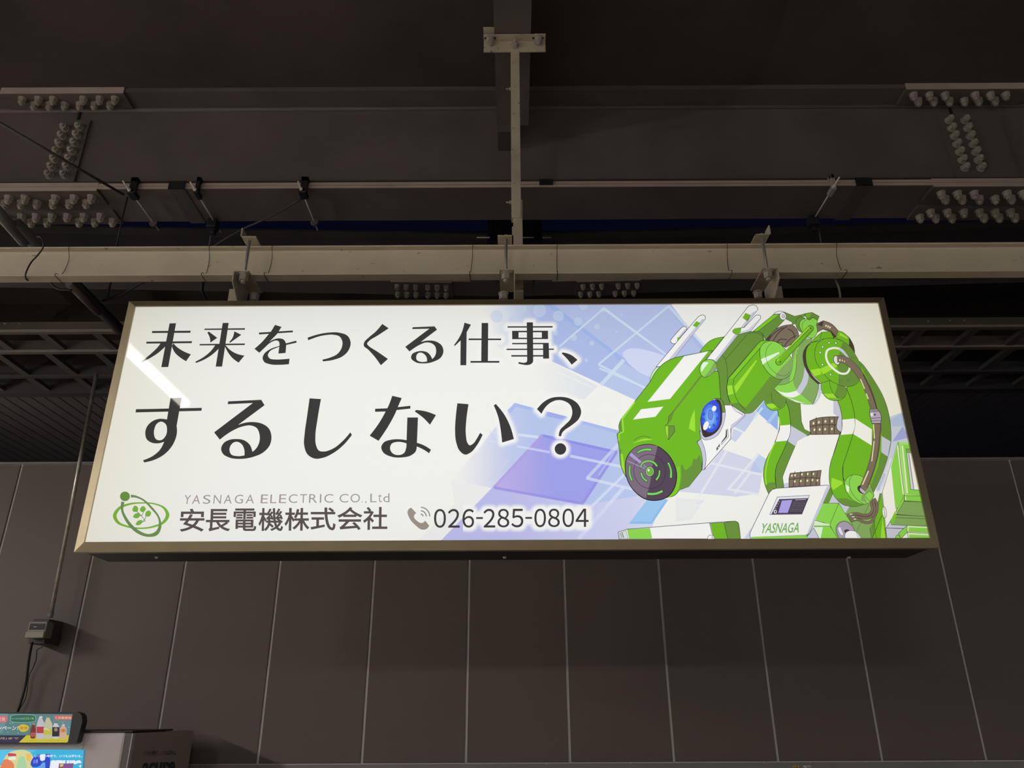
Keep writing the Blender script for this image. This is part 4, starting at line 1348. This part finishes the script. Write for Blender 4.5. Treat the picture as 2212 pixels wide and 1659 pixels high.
wire('lower_wire', smooth_pts([py(105, 606, 4.0), py(118, 620, 4.0), py(132, 626, 4.0), py(155, 627, 4.0)], 3), .007, 'dark sagging wire below the left end of the hanger beam')
wire('lower_wire', smooth_pts([py(442, 596, 2.75), py(437, 625, 2.80), py(445, 646, 2.84)], 3), .006, 'short dark wire just left of the left hanger bar')

# ================================================================== THE LIT SIGN
YS = 2.668
def rect(c, Y):
    p = [py(x, y, Y) for x, y in c]
    return ((p[0].x + p[3].x) / 2, (p[1].x + p[2].x) / 2, (p[2].z + p[3].z) / 2, (p[0].z + p[1].z) / 2)


ox0, ox1, oz0, oz1 = rect(((277, 649), (1911, 641), (2033, 1183), (158, 1192)), YS)
ix0, ix1, iz0, iz1 = rect(((291, 662), (1898, 654), (2008, 1161), (183, 1172)), YS - .004)
YB2 = YS + .225
sign = thing('illuminated_sign', 'wide back-lit advertising sign box with Japanese headline and green robot picture', 'sign', (0, YS, oz0))
bm = bmesh.new()
box(bm, ox0 + .012, ox1 - .012, YS + .02, YB2, oz0 + .006, oz1 - .012, .003)
obj('sign_box', bm, M_BLACK, sign)
corners = [((ox0, oz1), (ox1, oz1), (ix1, iz1), (ix0, iz1)), ((ox0, oz0), (ox1, oz0), (ix1, iz0), (ix0, iz0)),
           ((ox0, oz0), (ox0, oz1), (ix0, iz1), (ix0, iz0)), ((ox1, oz0), (ox1, oz1), (ix1, iz1), (ix1, iz0))]
for c in corners:
    bm = bmesh.new()
    sh = .0006
    cx, cz = sum(p[0] for p in c) / 4, sum(p[1] for p in c) / 4
    yy = (YS + .006, YS + .006, YS - .006, YS - .006)
    f = [bm.verts.new((p[0], yy[i], p[1])) for i, p in enumerate(c)]
    b = [bm.verts.new((p[0], YS + .03, p[1])) for p in c]
    bm.faces.new(f)
    bm.faces.new(b[::-1])
    for i in range(4):
        bm.faces.new((f[i], f[(i + 1) % 4], b[(i + 1) % 4], b[i]))
    obj('frame_rail', bm, M_GOLD, sign)
for x in (338, 1090, 1834):
    p = ph(x, 1203, oz0 + .006)
    bolts(SCREW, [(p.x, p.y, p.z)], sign, (math.pi, 0, 0))


def lit_material(name, gloss=True):
    """printed film lit from behind; the lamps inside light the middle more than the corners"""
    m = bpy.data.materials.new(name)
    m.use_nodes = True
    nt = m.node_tree
    b = nt.nodes['Principled BSDF']
    b.inputs['Base Color'].default_value = (.01, .01, .01, 1)
    b.inputs['Roughness'].default_value = .03
    at = nt.nodes.new('ShaderNodeVertexColor')
    at.layer_name = 'print'
    tc = nt.nodes.new('ShaderNodeNewGeometry')
    sp = nt.nodes.new('ShaderNodeSeparateXYZ')
    nt.links.new(tc.outputs['Position'], sp.inputs[0])

    def M(op, *a):
        n = nt.nodes.new('ShaderNodeMath')
        n.operation = op
        for i, v in enumerate(a):
            if isinstance(v, (int, float)):
                n.inputs[i].default_value = v
            else:
                nt.links.new(v, n.inputs[i])
        return n.outputs[0]
    hw, cz, hh = (ix1 - ix0) / 2, (iz0 + iz1) / 2, (iz1 - iz0) / 2
    u = M('MULTIPLY', M('SUBTRACT', sp.outputs[0], (ix0 + ix1) / 2), 1 / hw)
    v = M('MULTIPLY', M('SUBTRACT', sp.outputs[2], cz), 1 / hh)
    u2 = M('MULTIPLY', u, u)
    u4 = M('MULTIPLY', u2, u2)
    vp = M('MAXIMUM', v, 0.0)
    v3 = M('MULTIPLY', M('MULTIPLY', vp, vp), vp)
    vn = M('MULTIPLY', M('MINIMUM', v, 0.0), M('MINIMUM', v, 0.0))
    f = M('SUBTRACT', 1.02, M('ADD', M('ADD', M('MULTIPLY', u4, .13), M('MULTIPLY', v3, .15)), M('MULTIPLY', M('MULTIPLY', vn, vn), .05)))
    # right end: slightly warmer old tubes
    w = M('MULTIPLY', M('MAXIMUM', u, M('MULTIPLY', u, -.6)), M('MULTIPLY', u2, u2))
    cb = nt.nodes.new('ShaderNodeCombineXYZ')
    nt.links.new(f, cb.inputs[0])
    nt.links.new(M('MULTIPLY', f, M('SUBTRACT', 1.0, M('MULTIPLY', w, .03))), cb.inputs[1])
    nt.links.new(M('MULTIPLY', f, M('SUBTRACT', 1.0, M('MULTIPLY', w, .18))), cb.inputs[2])
    mx = nt.nodes.new('ShaderNodeMix')
    mx.data_type = 'RGBA'
    mx.blend_type = 'MULTIPLY'
    mx.inputs[0].default_value = 1
    nt.links.new(at.outputs['Color'], mx.inputs[6])
    nt.links.new(cb.outputs[0], mx.inputs[7])
    nt.links.new(mx.outputs[2], b.inputs['Emission Color'])
    b.inputs['Emission Strength'].default_value = 1.0
    return m


M_PRINT = lit_material('back-lit printed film')


def ccw(p):
    """drop repeated points and return the outline counter-clockwise, or None when it has no area"""
    r = []
    for v in p:
        if not r or abs(v[0] - r[-1][0]) + abs(v[1] - r[-1][1]) > 1e-3:
            r.append(v)
    while len(r) > 1 and abs(r[0][0] - r[-1][0]) + abs(r[0][1] - r[-1][1]) <= 1e-3:
        r.pop()
    if len(r) < 3:
        return None
    a = sum(r[i - 1][0] * r[i][1] - r[i][0] * r[i - 1][1] for i in range(len(r)))
    if abs(a) < 1e-3:
        return None
    return r if a > 0 else r[::-1]


def add_face(V, F, own, p, key, scale=.001):
    ps = [p]
    if len(p) == 4:          # a folded ribbon piece becomes two plain triangles
        s = [((p[(i + 1) % 4][0] - p[i][0]) * (p[(i + 2) % 4][1] - p[(i + 1) % 4][1]) - (p[(i + 1) % 4][1] - p[i][1]) * (p[(i + 2) % 4][0] - p[(i + 1) % 4][0])) > 0 for i in range(4)]
        if len(set(s)) > 1:
            ps = [[p[0], p[1], p[2]], [p[0], p[2], p[3]]]
    for t in ps:
        t = ccw(t)
        if t:
            k = len(V)
            V += [Vector((x * scale, y * scale)) for x, y in t]
            F.append(list(range(k, k + len(t))))
            own.append(key)


def print_mesh(name, ops, to3d, clip, parent, m, grid=None, scale=.001, yoff=0.0):
    """merge overlapping colour areas into one flat mesh with a colour per corner (topmost area wins, alpha mixes)"""
    V, F, own = [], [], []
    add_face(V, F, own, clip, -1)
    for (gx0, gx1, nx), (gy0, gy1, ny) in (grid or []):
        for i in range(nx):
            for j in range(ny):
                a, b = gx0 + (gx1 - gx0) * i / nx, gx0 + (gx1 - gx0) * (i + 1) / nx
                c, d = gy0 + (gy1 - gy0) * j / ny, gy0 + (gy1 - gy0) * (j + 1) / ny
                add_face(V, F, own, [(a, c), (b, c), (b, d), (a, d)], -2)
    for oi, (polys, col, al) in enumerate(ops):
        for p in polys:
            add_face(V, F, own, p, oi)
    rv, re, rf, ov, oe, of = delaunay_2d_cdt(V, [], F, 1, 1e-7, True)
    verts = [to3d(v.x / scale, v.y / scale) for v in rv]
    faces, cols = [], []
    for tri, src in zip(rf, of):
        ids = sorted({own[s] for s in src})
        if -1 not in ids:
            continue
        ids = [i for i in ids if i >= 0]
        if not ids:
            continue
        base = 0
        for n_ in range(len(ids) - 1, -1, -1):
            if not callable(ops[ids[n_]][2]) and ops[ids[n_]][2] >= 1:
                base = n_
                break
        ids = ids[base:]
        faces.append(tri)
        simple = all(not callable(ops[i][1]) and not callable(ops[i][2]) for i in ids)
        cc = None
        for v in tri:
            if simple and cc is not None:
                cols.append(cc)
                continue
            x, y = rv[v].x / scale, rv[v].y / scale
            c = None
            for i in ids:
                col, al = ops[i][1], ops[i][2]
                col = col(x, y) if callable(col) else col
                al = al(x, y) if callable(al) else al
                c = col if c is None else tuple(c[k] * (1 - al) + col[k] * al for k in range(3))
            cc = s2l(c)
            cols.append(cc)
    me = bpy.data.meshes.new(name)
    me.from_pydata(verts, [], faces)
    at = me.color_attributes.new('print', 'FLOAT_COLOR', 'CORNER')
    flat_ = []
    for c in cols:
        flat_ += [c[0], c[1], c[2], 1.0]
    at.data.foreach_set('color', flat_)
    me.materials.append(m)
    o = bpy.data.objects.new(name, me)
    COL.objects.link(o)
    if parent:
        o.parent = parent
        o.matrix_parent_inverse = parent.matrix_basis.inverted()
    return o


def text_polys(body, quad, bold=0.0, grow=0.0):
    """triangles of a text fitted between bottom-left, bottom-right, top-left, top-right pixels"""
    c = bpy.data.curves.new('t', 'FONT')
    c.body = body
    c.resolution_u = 5
    c.offset = 0.0 if grow else bold
    o = bpy.data.objects.new('t', c)
    COL.objects.link(o)
    dg = bpy.context.evaluated_depsgraph_get()
    me = bpy.data.meshes.new_from_object(o.evaluated_get(dg))
    bpy.data.objects.remove(o)
    xs = [v.co.x for v in me.vertices]
    ys = [v.co.y for v in me.vertices]
    x0, x1, y0, y1 = min(xs), max(xs), min(ys), max(ys)
    (ax, ay), (bx_, by), (cx, cy), (dx, dy) = quad

    def mp(v):
        s, t = (v.x - x0) / (x1 - x0), (v.y - y0) / (y1 - y0)
        return ((ax * (1 - s) + bx_ * s) * (1 - t) + (cx * (1 - s) + dx * s) * t, (ay * (1 - s) + by * s) * (1 - t) + (cy * (1 - s) + dy * s) * t)
    P = [mp(v.co) for v in me.vertices]
    out = [[P[i] for i in f.vertices] for f in me.polygons]
    if grow:                      # heavier strokes: widen every outline edge by half of grow
        cnt = {}
        for f in me.polygons:
            vs_ = list(f.vertices)
            for i in range(len(vs_)):
                k = (min(vs_[i], vs_[i - 1]), max(vs_[i], vs_[i - 1]))
                cnt[k] = cnt.get(k, 0) + 1
        for (a, b), n_ in cnt.items():
            if n_ == 1:
                d = (P[b][0] - P[a][0], P[b][1] - P[a][1])
                l = math.hypot(*d)
                if l > 1e-4:
                    e = (d[0] / l * grow * .45, d[1] / l * grow * .45)
                    out += ribbon([(P[a][0] - e[0], P[a][1] - e[1]), (P[b][0] + e[0], P[b][1] + e[1])], grow, False)
    bpy.data.meshes.remove(me)
    bpy.data.curves.remove(c)
    return out


def q(fr, x0, x1, yt0, yb0, yt1=None, yb1=None, sh=0.0):
    """quad of a line of text in a tracing frame; sh: how far the top leans right, in frame units"""
    yt1 = yt0 if yt1 is None else yt1
    yb1 = yb0 if yb1 is None else yb1
    X, Y, k = FR[fr]
    return [(X + a * k, Y + b * k) for a, b in ((x0, yb0), (x1, yb1), (x0 + sh, yt0), (x1 + sh, yt1))]


YP = YS + .002          # plane of the film
CLIP = [(291, 662), (1898, 654), (2008, 1161), (183, 1172)]
CLIPX = [(288, 659), (1901, 651), (2013, 1166), (178, 1177)]


def film(off):
    return lambda x, y: py(x, y, YP) + Vector((0, -off, 0))


print_mesh('printed_backdrop', backdrop().ops, film(0), CLIPX, sign, M_PRINT, grid=[((160, 2040, 47), (640, 1190, 14))] + [((r[0], r[2], int((r[2] - r[0]) / 4)), (r[1], r[3], int((r[3] - r[1]) / 4))) for r in GLOW])
print_mesh('robot_picture', robot().ops, film(.0004), CLIPX, sign, M_PRINT)
print_mesh('low_machine_picture', low_machine().ops, film(.0004), CLIPX, sign, M_PRINT)
o = print_mesh('company_emblem', emblem().ops, film(.0004), CLIPX, sign, M_PRINT)
o = print_mesh('telephone_symbol', phone_icon().ops, film(.0004), CLIPX, sign, M_PRINT)
# headline: each character a piece of lettering
hp = headline_polys()
holes = [p for k, p in hp if k == 'hole']


def inside(pt, poly):
    c = False
    for i in range(len(poly)):
        a, b = poly[i], poly[(i + 1) % len(poly)]
        if (a[1] > pt[1]) != (b[1] > pt[1]) and pt[0] < (b[0] - a[0]) * (pt[1] - a[1]) / (b[1] - a[1]) + a[0]:
            c = not c
    return c


def lettering(name, groups, off=.0006):
    """ink areas with real openings: an opening removes the ink under it"""
    V, F, own = [], [], []
    for kind, p in groups:
        add_face(V, F, own, p, kind)
    rv, re, rf, ov, oe, of = delaunay_2d_cdt(V, [], F, 1, 1e-7, True)
    fs = [t for t, s in zip(rf, of) if s and all(own[i] == 'ink' for i in s)]
    me = bpy.data.meshes.new(name)
    me.from_pydata([film(off)(v.x / .001, v.y / .001) for v in rv], [], fs)
    at = me.color_attributes.new('print', 'FLOAT_COLOR', 'CORNER')
    c = s2l(INK)
    at.data.foreach_set('color', [c[0], c[1], c[2], 1.0] * len(at.data))
    me.materials.append(M_PRINT)
    o = bpy.data.objects.new(name, me)
    COL.objects.link(o)
    o.parent = sign
    o.matrix_parent_inverse = sign.matrix_basis.inverted()
    return o


# number of outline pieces of each of the fifteen characters
counts = [5, 7, 3, 1, 3, 2, 1, 1, 2, 4, 10, 1, 5, 2, 2]
i0 = 0
for n_ in counts:
    if hp[i0:i0 + n_]:
        lettering('headline_character', hp[i0:i0 + n_])
    i0 += n_
assert i0 == len(hp), (i0, len(hp))

# company name, english name, telephone number, name on the robot's panel
ops = []
for ch, x0, x1, yt, yb in (('安', 580, 770, 238, 410), ('長', 774, 961, 240, 408), ('電', 980, 1158, 236, 405), ('機', 1168, 1357, 233, 405), ('株', 1363, 1553, 232, 403),
                           ('式', 1557, 1748, 229, 400), ('会', 1757, 1946, 226, 398), ('社', 1950, 2134, 225, 397)):
    ln = 8 * (1 - x0 / 2600)
    print_mesh('company_character', [(text_polys(ch, q('g', x0 + 3, x1 - ln - 3, yt + 3, yb - 3, sh=ln), grow=1.5), (88, 80, 80), 1.0)], film(.0005), CLIPX, sign, M_PRINT)
ops = []
words = [('Y', 612, 668), ('A', 672, 740), ('S', 752, 816), ('N', 832, 895), ('A', 909, 975), ('G', 990, 1058), ('A', 1073, 1140), ('E', 1185, 1243), ('L', 1256, 1308), ('E', 1322, 1380),
         ('C', 1394, 1462), ('T', 1478, 1532), ('R', 1546, 1610), ('I', 1627, 1640), ('C', 1660, 1728), ('C', 1774, 1842), ('O', 1856, 1928), ('.', 1940, 1948), (',', 1966, 1976), ('L', 2004, 2052), ('t', 2064, 2090), ('d', 2102, 2148)]
for ch, x0, x1 in words:
    t = (x0 - 612) / 1536
    top, bot = 137 - 12 * t, 203 - 14 * t
    if ch in '.,':
        top = bot - 8 if ch == '.' else bot - 8
        bot = bot + (0 if ch == '.' else 10)
    if ch == 't':
        top += 4
    if ch == 'd':
        top -= 2
    sh = 8 * (1 - t) * (0 if ch in '.,' else 1)
    print_mesh('english_letter', [(text_polys(ch, q('g', x0, x1 - sh, top, bot, sh=sh), -.003), (160, 151, 150), 1.0)], film(.0005), CLIPX, sign, M_PRINT)
ops = []
for ch, (x0, x1, yt, yb) in zip('026-285-0804', DIGITS):
    f = '－' if ch == '-' else chr(ord(ch) - 48 + 0xFF10)
    print_mesh('telephone_digit', [(text_polys(f, q('h', x0, x1, yt, yb), .006 if ch != '-' else 0), (62, 58, 60), 1.0)], film(.0005), CLIPX, sign, M_PRINT)
tq = [(1640 + x * .18083, 900 + y * .18083) for x, y in ((5, 1395), (470, 1386), (38, 1275), (497, 1265))]
print_mesh('panel_name', [(text_polys('YASNAGA', tq, .012), (112, 178, 84), 1.0)], film(.0007), CLIPX, sign, M_PRINT)

# ================================================================== CONDUIT AND SWITCH BOX ON THE WALL
YC = 5.06
con = thing('conduit', 'thin grey steel conduit running down to the switch box on the left wall', 'conduit', py(140, 1200, YC))
bm = bmesh.new()
tube(bm, [py(109, 1333, YC), py(172, 1000, YC - .01), py(209, 805, YC - .05)], .013, 10)
obj('pipe', bm, mat('scuffed galvanised pipe', (190, 186, 172), .3, metal=.6, var=.35, scale=16), con)
a = py(107, 1334, YC)
bm = bmesh.new()
tube(bm, [a, a + Vector((.003, 0, .03))], .018, 10)
obj('collar', bm, M_TRIM, con)
sb = thing('switch_box', 'grey switch box with a small clear window at the lower end of the conduit', 'box', py(90, 1365, 5.1))
M_SB = mat('grey plastic box', (142, 136, 122), .45, var=.04)
p, r_ = py(65, 1343, 4.98), py(97, 1377, 4.98)
p2, r2 = py(76, 1338, 5.05), py(99, 1391, 5.05)
bx('back_box', p2.x, r2.x, 5.03, 5.195, r2.z, p2.z, M_STEEL2, sb, .004)
bx('front_cover', p.x, r_.x, 4.97, 5.05, r_.z, p.z, M_SB, sb, .006)
bx('window', p.x + .012, r_.x - .010, 4.966, 4.972, r_.z + .045, p.z - .012, mat('smoked window', (40, 38, 36), .15), sb)
bx('switch', p.x + .04, p.x + .058, 4.962, 4.967, r_.z + .06, p.z - .03, mat('pale switch', (190, 186, 175), .4), sb)
bx('indicator', p.x + .022, p.x + .028, 4.962, 4.967, r_.z + .07, p.z - .025, mat('orange lamp cap', (214, 140, 50), .4), sb)
bx('lower_cover', p.x - .004, r_.x - .004, 4.965, 5.0, r_.z - .004, r_.z + .036, M_SB, sb, .004)
bm = bmesh.new()
tube(bm, smooth_pts([py(70, 1388, 5.0), py(67, 1400, 5.03), py(62, 1430, 5.1), py(57, 1470, 5.13), py(50, 1500, 5.13), py(44, 1520, 5.13), py(36, 1545, 5.1)], 5), .0075, 7)
tag(obj('power_cable', bm, M_CABLE), 'black cable hanging from the switch box down behind the vending machine', 'cable')
bm = bmesh.new()
tube(bm, smooth_pts([py(93, 1396, 5.15), py(87, 1400, 5.15), py(80, 1405, 5.15), py(78, 1425, 5.17), py(70, 1445, 5.18), py(62, 1462, 5.18), py(56, 1505, 5.18), py(40, 1536, 5.18)], 5), .003, 6)
tag(obj('thin_cable', bm, M_CABLE), 'thin dark cable wandering down the wall beside the black power cable', 'cable')

# ================================================================== VENDING MACHINE
YF = 4.25
M_BODY = mat('pale vending machine paint', (212, 202, 200), .4, var=.02)
M_SIDE = mat('grey brown machine side', (178, 162, 150), .5, var=.04)
vx1 = py(281, 1620, YF).x
zt = py(250, 1582, YF).z
vm = thing('vending_machine', 'pale drinks vending machine at the lower left with a brown side panel', 'vending machine', (vx1 - .55, 4.6, 0))
bx('body', vx1 - 1.15, vx1 - .036, YF, YF + .80, .05, zt, M_BODY, vm, .012)
bx('edge_strip', vx1 - .004, vx1, YF, YF + .03, .05, zt - .004, M_BODY, vm)
bx('side_panel', vx1 - .036, vx1, YF + .03, YF + .80, .05, zt - .004, M_SIDE, vm)
bm = bmesh.new()
prism(bm, [(vx1 - .036, YF + .004), (vx1 - .004, YF + .004), (vx1 - .004, YF + .06), (vx1 - .036, YF + .06)], 'z', .05, zt - .004)
obj('corner_post', bm, mat('dark corner post', (96, 90, 86), .45), vm)
bx('top_plate', vx1 - 1.15, vx1 - .004, YF + .0, YF + .5, zt, zt + .008, M_BLACK, vm)
bx('foot_panel', vx1 - 1.12, vx1 - .03, YF + .03, YF + .77, 0, .05, M_BLACK, vm)
xg = py(178, 1620, YF).x
bx('door_seam', xg - .001, xg + .001, YF - .001, YF + .001, .3, zt - .02, mat('seam grey', (150, 142, 140), .5), vm)


def lit(name, k=1.0):
    m = bpy.data.materials.new(name)
    m.use_nodes = True
    nt = m.node_tree
    b = nt.nodes['Principled BSDF']
    b.inputs['Base Color'].default_value = (.02, .02, .02, 1)
    b.inputs['Roughness'].default_value = .15
    at = nt.nodes.new('ShaderNodeVertexColor')
    at.layer_name = 'print'
    nt.links.new(at.outputs['Color'], b.inputs['Emission Color'])
    b.inputs['Emission Strength'].default_value = k
    return m


def plane_at(Y):
    return lambda x, y: py(x, y, Y)


# display header
YD = YF - .05
dx1, dz0, dz1 = py(174, 1570, YD).x, py(100, 1607, YD).z, py(100, 1538, YD).z
hd = thing('advertising_display', 'dark framed advertising strip on top of the vending machine showing five bottles', 'display', (dx1 - .4, YD, dz0))
bm = bmesh.new()
prism(bm, [(dx1 - 1.0, dz0), (dx1 - .012, dz0), (dx1 - .004, dz0 + .008), (dx1 + .004, dz1 - .045), (dx1 - .004, dz1 - .02), (dx1 - .018, dz1 - .006), (dx1 - .04, dz1), (dx1 - 1.0, dz1)], 'y', YD, YD + .049)
obj('bezel', bm, mat('dark bezel', (52, 48, 54), .4), hd)
A = Art()
F = A.fill
F((96, 142, 140), 'q-700,235 q1735,250 q1625,925 q-700,925')
F((120, 162, 170), 'q-700,235 q200,240 q60,700 q-700,800', alpha=.8)
F((110, 150, 160), 'q1250,380 q1720,300 q1660,760 q1400,760', alpha=.8)
F((62, 56, 92), 'q-700,755 q640,755 q480,930 q-700,930')
F((218, 206, 62), 'q630,755 q1650,755 q1625,890 q1600,928 q450,928')
F((226, 118, 126), 'q-700,290 q150,290 q185,340 q175,400 q140,450 q-700,450')
F((222, 112, 112), 'q1290,300* q1330,282 q1725,282 q1712,385 q1330,385 q1300,350*')
F((58, 118, 100), 'q260,300* q850,300* q850,410* q250,410*', line=(190, 220, 205), lw=.7)
F((224, 200, 70), 'q440,560 q490,505* q620,505* q690,550* q660,640 q600,670* q490,660*')
for w, a in (('く対象商品', (1320, 1700, 310, 365)), ('1日1本', (590, 820, 325, 385)), ('第1弾', (490, 650, 550, 615))):
    c_ = {'く': (250, 225, 170), '1': (170, 205, 90), '第': (196, 110, 50)}[w[0]]
    ops = text_polys(w, q('q', *a), .01)
    A.polys(c_, ops)
A.polys((170, 190, 190), text_polys('あなたの街の自販機', q('q', 265, 575, 335, 380), 0))
A.polys((232, 232, 240), text_polys('キャンペーン！', q('q', -300, 430, 530, 640, sh=15), .03))
A.polys((200, 190, 120), text_polys('10/21(月)まで', q('q', -350, 440, 805, 865, sh=8), .01))
A.polys((240, 200, 200), text_polys('対象', q('q', -60, 130, 320, 420), .01))
A.polys((170, 150, 40), text_polys('※画像はイメージです 一部対象外の自販機があります', q('q', 690, 1590, 872, 890), 0))


def bottle(x0, x1, yt, yb, body, label, cap, ly0, ly1, liq=None):
    w = x1 - x0
    cx = (x0 + x1) / 2 + 12
    h = yb - yt
    F(body, 'q%d,%d q%d,%d q%d,%d* q%d,%d* q%d,%d* q%d,%d* q%d,%d* q%d,%d* q%d,%d* q%d,%d*' % (
        cx - w * .17, yt, cx + w * .17, yt, cx + w * .17, yt + h * .12, x1 + 4, yt + h * .35, x1, yt + h * .6, x1 - 8, yb - 20, x1 - 30, yb, x0 + 20, yb, x0, yb - 30, x0 + 8, yt + h * .38))
    F(label, 'q%d,%d q%d,%d q%d,%d q%d,%d' % (x0 + 8, ly0, x1, ly0, x1 - 6, ly1, x0 + 2, ly1))
    F(cap, 'q%d,%d q%d,%d q%d,%d q%d,%d' % (cx - w * .18, yt, cx + w * .18, yt, cx + w * .16, yt + h * .07, cx - w * .18, yt + h * .07))


bottle(725, 855, 475, 830, (130, 62, 58), (190, 96, 92), (200, 170, 160), 690, 790)
bottle(870, 1065, 300, 835, (206, 202, 212), (196, 72, 78), (226, 224, 230), 550, 705)
bottle(1050, 1245, 300, 840, (206, 206, 170), (206, 204, 70), (140, 136, 110), 600, 740)
bottle(1240, 1425, 440, 830, (214, 214, 222), (58, 54, 62), (120, 112, 116), 560, 785)
bottle(1425, 1590, 495, 830, (224, 184, 160), (214, 170, 128), (236, 226, 224), 600, 690)
A.ell((170, 140, 110), 1335, 620, 45, 45, 'q')
A.ell((224, 130, 70), 1510, 640, 45, 40, 'q')
A.line((240, 240, 230), 'q1040,610 q1100,605* q1180,640', 1.6)
for x, y in ((240, 470), (300, 465), (725, 500), (190, 680), (430, 700), (1500, 455), (1640, 560)):
    A.ell((190, 215, 220), x, y, 14, 10, 'q', n=6, rot=-40)
print_mesh('printed_strip', A.ops, plane_at(YD - .001), [(-60, 1540), (160, 1542), (150, 1606), (-60, 1606)], hd, lit('lit display film', .8))

# blue lit poster in the machine's window
A = Art()
F = A.fill
F((62, 178, 220), 'q-700,1100 q2005,1100 q1960,1700 q-700,1700')
F((110, 205, 235), 'q-700,1100 q900,1100 q300,1400 q-700,1500', alpha=.5)
F((214, 210, 150), 'q190,1190* q745,1190* q700,1700 q-150,1700 q60,1400')
F((224, 130, 90), 'q20,1480* q120,1330* q250,1360* q330,1450* q300,1700 q10,1700')
F((196, 70, 92), 'q185,1200* q385,1200 q390,1250 q200,1260')
F((168, 208, 160), 'q400,1500* q470,1280* q560,1260* q620,1400* q660,1700 q340,1700')
F((232, 190, 90), 'q620,1200 q745,1195 q720,1400 q640,1350')
A.polys((240, 240, 240), text_polys('600', q('q', 200, 370, 1265, 1345, sh=10), .04))
F((48, 72, 196), 'q880,1230* q960,1210 q1200,1200 q1190,1700 q1080,1700 q1080,1400 q960,1480* q850,1520* q740,1480* q750,1360*')
F((226, 238, 246), 'q960,1215 q1080,1205 q1075,1340 q990,1370*')
F((110, 160, 226), 'q900,1700 q960,1480* q1040,1400* q1080,1430 q1085,1700')
A.polys((150, 170, 235), text_polys('お得', q('q', 790, 900, 1330, 1430, sh=10), .01))
A.polys((238, 244, 248), text_polys('いつもの場所で、いつもは変わる。', q('q', 830, 1955, 1218, 1285), .012))
F((232, 238, 244), 'q1180,1560* q1250,1400* q1380,1350* q1500,1400* q1400,1480* q1260,1700 q1160,1700')
A.polys((232, 238, 244), text_polys('acure', q('q', 1180, 1930, 1350, 1560, sh=30), .05))
F((132, 84, 140), 'q1410,1430 q1760,1425 q1740,1560 q1390,1570')
F((222, 200, 90), 'q1440,1445 q1520,1440 q1500,1500 q1430,1505')
poster = print_mesh('lit_poster', A.ops, plane_at(YF - .006), [(-60, 1618), (182, 1620), (178, 1662), (-60, 1662)], vm, lit('lit poster film', 1.0))
# lettering on the side of the machine
def side_plane(x, y):
    d = ray(x, y)
    k = (vx1 + .0015) / d.x
    return Vector((vx1 + .0015, d.y * k, EYE + d.z * k))


M_SL = mat('dark teal side lettering', (44, 62, 68), .4)


def side_text(name, body, quad, bold):
    T_ = text_polys(body, quad, bold)
    V, F_ = [], []
    for p in T_:
        F_.append(list(range(len(V), len(V) + len(p))))
        V += [side_plane(x, y) for x, y in p]
    obj(name, (V, [], F_), M_SL, vm)


side_text('side_slogan', 'いつもの場所で、いつもは変わる。', [(310, 1633), (381, 1631), (311, 1622), (382, 1620)], .0)
side_text('side_lettering', 'acure', [(305, 1674), (377, 1670), (309, 1648), (380, 1645)], .04)

# stickers on the trim at the lower right
for x0, x1, rgb, w, lab, tc in ((1713, 1730, (196, 160, 60), '101', 'small yellow numbered sticker on the grey trim', (70, 50, 20)), (1735, 1755, (214, 212, 208), '1号', 'small white sticker on the grey trim beside the yellow one', (70, 66, 66))):
    a, b = py(x0, 1654, YW - .032), py(x1, 1676, YW - .032)
    st = tag(bx('sticker', a.x, b.x, YW - .0325, YW - .0302, b.z, a.z, mat('sticker %s' % w, rgb, .5)), lab, 'sticker')
    P_ = text_polys(w, [(x0 + 2, 1666), (x1 - 2, 1666), (x0 + 2, 1656), (x1 - 2, 1656)], .01)
    V, F_ = [], []
    for p in P_:
        F_.append(list(range(len(V), len(V) + len(p))))
        V += [py(x, y, YW - .033) for x, y in p]
    obj('sticker_writing', (V, [], F_), mat('sticker ink %s' % w, tc, .5), st)

# ================================================================== PLATFORM LAMPS AND ADDED FILL LAMPS (outside the frame)
LL = ('ceiling tube lamp on the left, the one mirrored in the sign', 'ceiling tube lamp far left behind the camera', 'ceiling tube lamp far left beside the sign', 'ceiling tube lamp at the back left', 'ceiling tube lamp at the back right', 'added fill tube lamp at the back far right', 'added fill tube lamp beyond the wall at the left', 'added fill tube lamp far right beside the sign')
for i, (x, y, z, L, e) in enumerate(LAMPS):
    t = thing('tube_lamp', LL[i], 'lamp', (x, y, z), 'platform tube lamps')
    bx('housing', x - .045, x + .045, y - L / 2 - .04, y + L / 2 + .04, z + .032, z + .09, M_BODY, t)
    em = bpy.data.materials.new('tube light')
    em.use_nodes = True
    b = em.node_tree.nodes['Principled BSDF']
    b.inputs['Base Color'].default_value = (.8, .8, .8, 1)
    b.inputs['Emission Color'].default_value = (1, .95, .90, 1)
    b.inputs['Emission Strength'].default_value = e
    bm = bmesh.new()
    box(bm, x - .032, x + .032, y - L / 2, y + L / 2, z, z + .03, .008)
    obj('tube', bm, em, t)
    if y < 4:
        bx('stem', x - .01, x + .01, y - .01, y + .01, z + .09, EYE + 3.39, M_STEEL, t)
    else:
        bx('stem', x - .01, x + .01, y - .01, y + .01, z + .09, EYE + 4.0, M_STEEL, t)
